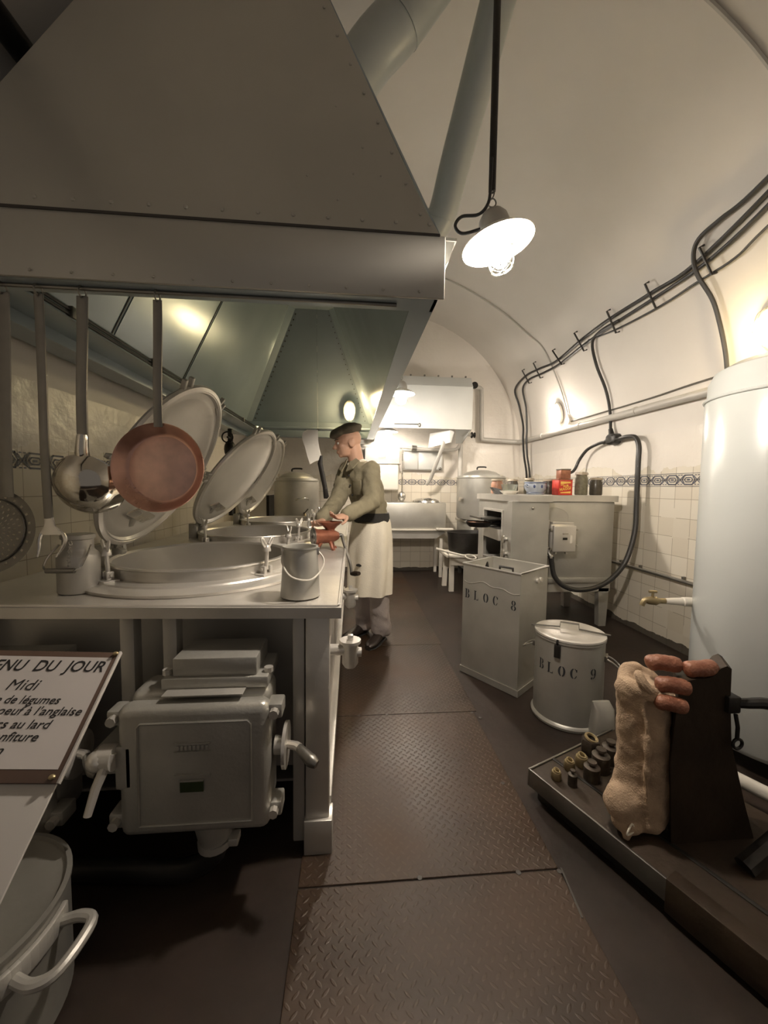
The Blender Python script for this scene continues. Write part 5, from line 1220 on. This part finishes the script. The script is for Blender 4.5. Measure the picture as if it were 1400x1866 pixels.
part('clasp', cp_, M_BLACKP, dm_, 'dark blue iron clasp')
for a in (af+1.45, af-1.75):
    s0 = Vector((-math.sin(a), math.cos(a), 0)); p0 = on_drum(a, dh-.10, .002); out = Vector((math.cos(a), math.sin(a), 0))
    hb_ = part('handle_bracket', MB().box(-.004, .010, -.03, .03, -.015, .015, .003, M=Matrix.Translation(p0) @ rotz(a)), M_DSTEEL, dm_)
    part('handle_loop', MB().tube([p0+s0*.025+out*.008, p0+s0*.028+out*.035-Z_*.012, p0+s0*.02+out*.065-Z_*.035, p0-s0*.02+out*.065-Z_*.035, p0-s0*.028+out*.035-Z_*.012, p0-s0*.025+out*.008], .0045, 6, sm=4), M_STEEL, hb_)
lt2 = MB()
stencil(lt2, 'BLOC 9', lambda x, z: on_drum(af-.92+(x/dr), dh-.185+z, .0012), .056, .058)
part('lettering', lt2, M_STENCIL, dm_)

# ------------------------------------------------------------------ platform scale with weights, sack and sausages
sa = Vector((.745, 1.455, 0)); du = Vector((.40, -.917, 0)); dv = Vector((.917, .40, 0))
SCL = thing('platform_scale', 'dark iron platform scale with tall upright board at the right', 'scale', sa+du*.3+dv*.28)
def sq_(u0, v0, z): return sa+du*u0+dv*v0+Z_*z
pf = MB(); RMx = Matrix(((du.x, dv.x, 0, sa.x), (du.y, dv.y, 0, sa.y), (0, 0, 1, 0), (0, 0, 0, 1)))
part('platform', MB().box(0, .72, 0, .58, .085, .118, .006, M=RMx), M_WOOD, SCL)
part('platform_edge', MB().box(-.008, .0, -.008, .588, .05, .122, .002, M=RMx).box(.0, .72, -.008, 0, .05, .122, .002, M=RMx), M_DSTEEL, SCL)
part('platform_strip', MB().box(.0, .72, .13, .145, .118, .121, .001, M=RMx), M_BLACKP, SCL)
part('frame', MB().box(.02, .74, .02, .05, .0, .085, .004, M=RMx).box(.02, .74, .53, .56, 0, .085, .004, M=RMx).box(.02, .05, .05, .53, 0, .085, .004, M=RMx).box(.70, .74, .05, .53, 0, .085, .004, M=RMx), M_BLACKP, SCL)
part('side_beam', MB().box(.50, 1.05, -.01, .045, .02, .125, .004, M=RMx), M_WOOD, SCL)
# upright board facing the camera side
ub = []
def up(x, z): return Vector((x, 1.10, z))
prof = [(1.05, .118), (1.03, .40), (1.045, .66), (1.075, .668), (1.105, .672), (1.135, .672), (1.165, .682), (1.185, .705), (1.205, .712), (1.222, .702), (1.225, .60), (1.24, .45), (1.30, .25), (1.345, .118)]
part('upright', MB().prism([up(*p) for p in prof], (.06, .09, 0)), M_WOOD, SCL)
part('beam_lever', MB().tube([(1.22, 1.11, .585), (1.27, 1.09, .592), (1.32, 1.07, .60), (1.38, 1.04, .585), (1.46, 1.0, .53)], [.014, .016, .018, .018, .016], 10, sm=4), M_BLACKP, SCL)
lh = part('lever_bracket', MB().box(1.205, 1.25, 1.085, 1.13, .56, .615, .006), M_BLACKP, SCL)
part('hook', MB().tube([(1.23, 1.085, .56), (1.235, 1.08, .52), (1.235, 1.08, .48)], .006, 6).circle_wire((1.238, 1.08, .465), .016, .005, (0, 1, 0), 16, 6), M_BLACKP, lh)
part('brace', MB().tube([(1.44, 1.05, .30), (1.34, 1.02, .20), (1.20, 1.0, .13)], .028, 8), M_BLACKP, SCL)
part('counter_arm', MB().tube([(1.43, 1.0, .55), (1.45, 1.0, .30), (1.46, 1.0, .12)], .016, 8), M_BLACKP, SCL)
def ringweight(x, y, r, h, label):
    c = Vector((x, y, .119)); t = thing('scale_weight', label, 'weight', c, 0, 'weights on the scale platform')
    part('block', MB().lathe([(0, 0), (r*.92, 0), (r, .006), (r*.95, h-.006), (r*.85, h), (r*.55, h), (r*.5, h-.006), (0, h-.006)], c, 6 if r > .03 else 20), M_WEIGHT if h > .055 else M_BRASS, t)
    part('ring', MB().circle_wire(c+Vector((.002, 0, h+.004)), r*.55, r*.16, (.2, -.25, 1), 18, 6), M_BRASS, t)
    return t
def knobweight(x, y, r, h, label):
    c = Vector((x, y, .119)); t = thing('scale_weight', label, 'weight', c, 0, 'weights on the scale platform')
    part('block', MB().lathe([(0, 0), (r, 0), (r, h*.72), (r*.8, h*.76), (r*.35, h*.80), (r*.35, h*.86), (r*.62, h*.92), (r*.55, h), (0, h)], c, 20), M_WEIGHT, t)
    return t
ringweight(.823, 1.400, .020, .030, 'smallest brass weight nearest the left corner of the scale platform')
knobweight(.868, 1.362, .017, .062, 'slim knobbed weight standing alone in front of the other weights')
ringweight(.905, 1.445, .022, .035, 'small brass weight behind the slim knobbed weight')
ringweight(.968, 1.462, .026, .040, 'brass ring weight third along the back row of weights')
knobweight(.962, 1.385, .030, .075, 'dark cylindrical weight in the middle of the front row')
ringweight(1.055, 1.535, .042, .062, 'largest weight with a broad ring at the back of the group')
knobweight(1.030, 1.430, .034, .092, 'taller dark cylindrical weight right behind the middle one')
knobweight(1.105, 1.475, .034, .092, 'dark cylindrical weight closest to the burlap sack')
ssk = thing('burlap_sack', 'worn burlap sack standing on the scale with its top folded open', 'sack', (1.0, 1.17, .119))
sb_ = MB()
sb_.loft([((x, y, z), X_, Y_, a, b) for x, y, z, a, b in ((1.005, 1.19, .124, .075, .060), (1.005, 1.19, .15, .098, .075), (1.01, 1.19, .22, .100, .078), (1.012, 1.19, .30, .086, .072), (1.010, 1.19, .38, .084, .072), (1.005, 1.19, .46, .086, .072), (1.00, 1.19, .54, .086, .070), (.985, 1.19, .60, .078, .066), (.975, 1.19, .635, .055, .055))], 28)
sb_.ell((.925, 1.165, .215), (.060, .055, .060), n=18); sb_.ell((.935, 1.155, .155), (.045, .045, .035), n=16)
sb_.tube([(.925, 1.14, .17), (.915, 1.125, .145), (.905, 1.115, .128)], [.022, .014, .011], 10)
sb_.tube([(.945, 1.20, .618), (.985, 1.245, .640), (1.04, 1.245, .625), (1.075, 1.20, .59), (1.06, 1.14, .575), (1.0, 1.115, .60), (.945, 1.15, .62)], .024, 10, closed=True, sm=4)
sb_.tube([(.945, 1.13, .60), (.955, 1.112, .50), (.958, 1.11, .40), (.965, 1.112, .30), (.975, 1.115, .22), (.98, 1.113, .16)], .008, 8, sm=4)
organic('sack_cloth', sb_, M_SACK, ssk, .006, 3, .007, 16)
part('tie_string', MB().tube([(.925, 1.118, .18), (.90, 1.105, .165), (.905, 1.11, .15), (.93, 1.115, .158)], .003, 6, closed=True, sm=4), M_APRON, ssk)
def sausage(pts, r, label):
    b = MB(); P = smooth_path([Vector(p) for p in pts], 6); n = len(P); rr = []
    for i in range(n):
        t = i/(n-1); e = min(t, 1-t)*2; rr.append(r*(1-(1-min(1, e*2.6))**2.5)*(.97+.03*math.sin(i*2))+.0025)
    b.tube(P, rr, 16)
    s = solo('sausage', b, M_SAUS, label, 'sausage', 'dried sausages on the scale')
    return s
sausage([(1.000, 1.190, .682), (1.030, 1.178, .694), (1.065, 1.165, .694), (1.100, 1.155, .690)], .024, 'sausage highest at the back, resting on the sack mouth')
sausage([(1.085, 1.130, .688), (1.115, 1.125, .694), (1.150, 1.122, .696), (1.190, 1.128, .700)], .024, 'sausage lying in the notch on top of the scale upright')
sausage([(.990, 1.135, .640), (1.020, 1.120, .648), (1.050, 1.110, .646), (1.085, 1.100+.0, .640)], .023, 'middle sausage hanging out of the sack towards the upright')
sausage([(.968, 1.110, .597), (1.000, 1.098, .600), (1.030, 1.092, .595), (1.062, 1.088, .588)], .022, 'lowest sausage drooping over the sack front')
b_ = MB().tube([(.960, 1.165, .655), (.945, 1.150, .668), (.945, 1.130, .650), (.965, 1.118, .628), (.99, 1.125, .622)], [.010, .014, .015, .014, .010], 10, sm=5)
solo('sausage', b_, M_SACK, 'pale curled sausage end looping over the left of the sack mouth', 'sausage', 'dried sausages on the scale')
solo('paper_bag', MB().loft([((1.235, 1.72, .004), X_, Y_, .05, .04), ((1.235, 1.72, .10), X_, Y_, .055, .045), ((1.24, 1.725, .20), X_, Y_, .05, .03), ((1.23, 1.73, .235), X_, Y_, .045, .008)], 16, pw=.6), M_GALV, 'grey paper bag standing on the floor behind the scale weights', 'bag')

# ------------------------------------------------------------------ menu board on its lectern
al_ = math.radians(38.5); ca, sa_ = math.cos(al_), math.sin(al_)
MT = Vector((-.463, .80, .930)); DD = Vector((0, -ca, -sa_)); NN = Vector((0, -sa_, ca))
def mp_(x, s, n=0): return MT+X_*x+DD*s+NN*n
XB = X_+DD*.048
MM = Matrix(((XB.x, 0, 0, MT.x), (XB.y, -DD.y, NN.y, MT.y), (XB.z, -DD.z, NN.z, MT.z), (0, 0, 0, 1)))      # local y runs up the board
lc_ = thing('lectern', 'sloping white lectern panel at the left edge of the foreground', 'lectern', (-.8, .6, 0))
part('sloping_top', MB().box(-.62, -.006, -.42, .0, -.009, -.0045, .001, M=MM), M_LECT, lc_)
part('pedestal', MB().box(-.98, -.88, .50, .60, 0, .74), M_LECT, lc_)
part('foot', MB().box(-1.08, -.78, .42, .64, 0, .03, .004), M_LECT, lc_)
mb_ = thing('menu_board', 'brown menu board with a white printed lunch menu in French', 'sign', mp_(-.3, .11, 0))
part('board', MB().box(-.62, 0, -.222, .0, -.004, .002, .001, M=MM), M_BROWN, mb_)
part('board_edge', MB().box(-.0025, .0015, -.222, .002, -.004, .003, .0005, M=MM), M_LECT, mb_)
pg = part('menu_sheet', MB().add([MM @ Vector(p) for p in ((-.62, -.012, .0026), (-.010, -.012, .0026), (-.010, -.203, .0026), (-.62, -.203, .0026))], [(0, 1, 2, 3)]), M_PAPER, mb_)
tx = MB()
def put(text, seen, size, xl, xr, y, bold):
    """set a line so that its visible tail runs from xl to xr"""
    a, _ = font_mesh(seen, size, .22, bold); w = max(p.x for p in a)-min(p.x for p in a)
    vs_, fs_ = font_mesh(text, size, .22, bold); k = (xr-xl)/w; x1 = max(p.x for p in vs_)
    tx.add([Vector((xr+(p.x-x1)*k, p.y-y, .0032)) for p in vs_], fs_, MM)
put('MENU  DU  JOUR', 'NU  DU  JOUR', .031, -.2067, -.016, .0413, .0004)
put('Midi', 'Midi', .0285, -.172, -.116, .0776, .0)
put('Potage de légumes', 'de légumes', .0205, -.1594, -.0640, .1014, .0002)
put("Langue de boeuf à l'anglaise", "l'anglaise", .0205, -.0965, -.0165, .1205, .0002)
put('Haricots blancs au lard', 'lard', .0205, -.0946, -.0570, .1426, .0002)
put('Pain et confiture', 'confiture', .0205, -.152, -.0670, .1624, .0002)
put('Vin', 'n', .0205, -.1235, -.1110, .183, .0002)
part('lettering', tx, M_INK, pg)
for (x, s) in ((-.006, .004), (-.012, .2135)):
    c = mp_(x, s, .002); part('brass_tack', MB().ell(c+NN*.003, (.0055, .0045, .004), n=10), M_BRASS, mb_)

# ------------------------------------------------------------------ foreground pot
fc = Vector((-.885, .88, 0)); fr_ = .205
fpot = thing('stock_pot', 'large dull aluminium stock pot on the floor in the near left corner', 'pot', fc)
M_POT = mat('shade_darkened_aluminium', (.27, .26, .235), .40, .5, .12, 6, .06, 50)  # aluminium darkened all over for the shadow the pot stands in
part('body', MB().lathe([(0, .003), (fr_-.02, .003), (fr_, .02), (fr_, .288), (fr_+.005, .292), (fr_+.005, .300), (fr_-.006, .302), (fr_-.008, .29)], fc, 56), M_POT, fpot)
part('lid', MB().lathe([(fr_-.008, .290), (fr_-.03, .286), (fr_*.5, .288), (0, .29)], fc, 56), M_POT, fpot)
for ha in (-.16, math.pi-.16):
    d_ = Vector((math.cos(ha), math.sin(ha), 0)); w_ = Vector((-d_.y, d_.x, 0)); R4 = Matrix.Translation(fc) @ rotz(ha)
    pl_ = MB()
    for k in range(9):
        a0 = -.32+k*.08; pl_.box(fr_-.001, fr_+.012, -.012, .012, .225, .272, .004, M=Matrix.Translation(fc) @ rotz(ha+a0))
    hp_ = part('handle_plate', pl_, M_ALU_D, fpot)
    zc = .245
    part('handle', MB().tube([fc+d_*(fr_+.005)+w_*.055+Z_*zc, fc+d_*(fr_+.05)+w_*.060+Z_*(zc+.012), fc+d_*(fr_+.085)+w_*.045+Z_*(zc+.014), fc+d_*(fr_+.085)-w_*.035+Z_*(zc+.006), fc+d_*(fr_+.05)-w_*.060+Z_*zc, fc+d_*(fr_+.005)-w_*.055+Z_*zc], .012, 10, sm=5), M_ALU_D, fpot)
    for s_ in (-.05, .05): part('rivet', MB().ell(fc+d_*(fr_+.012)+w_*s_*1.1+Z_*zc, .008, n=8), M_ALU, hp_)
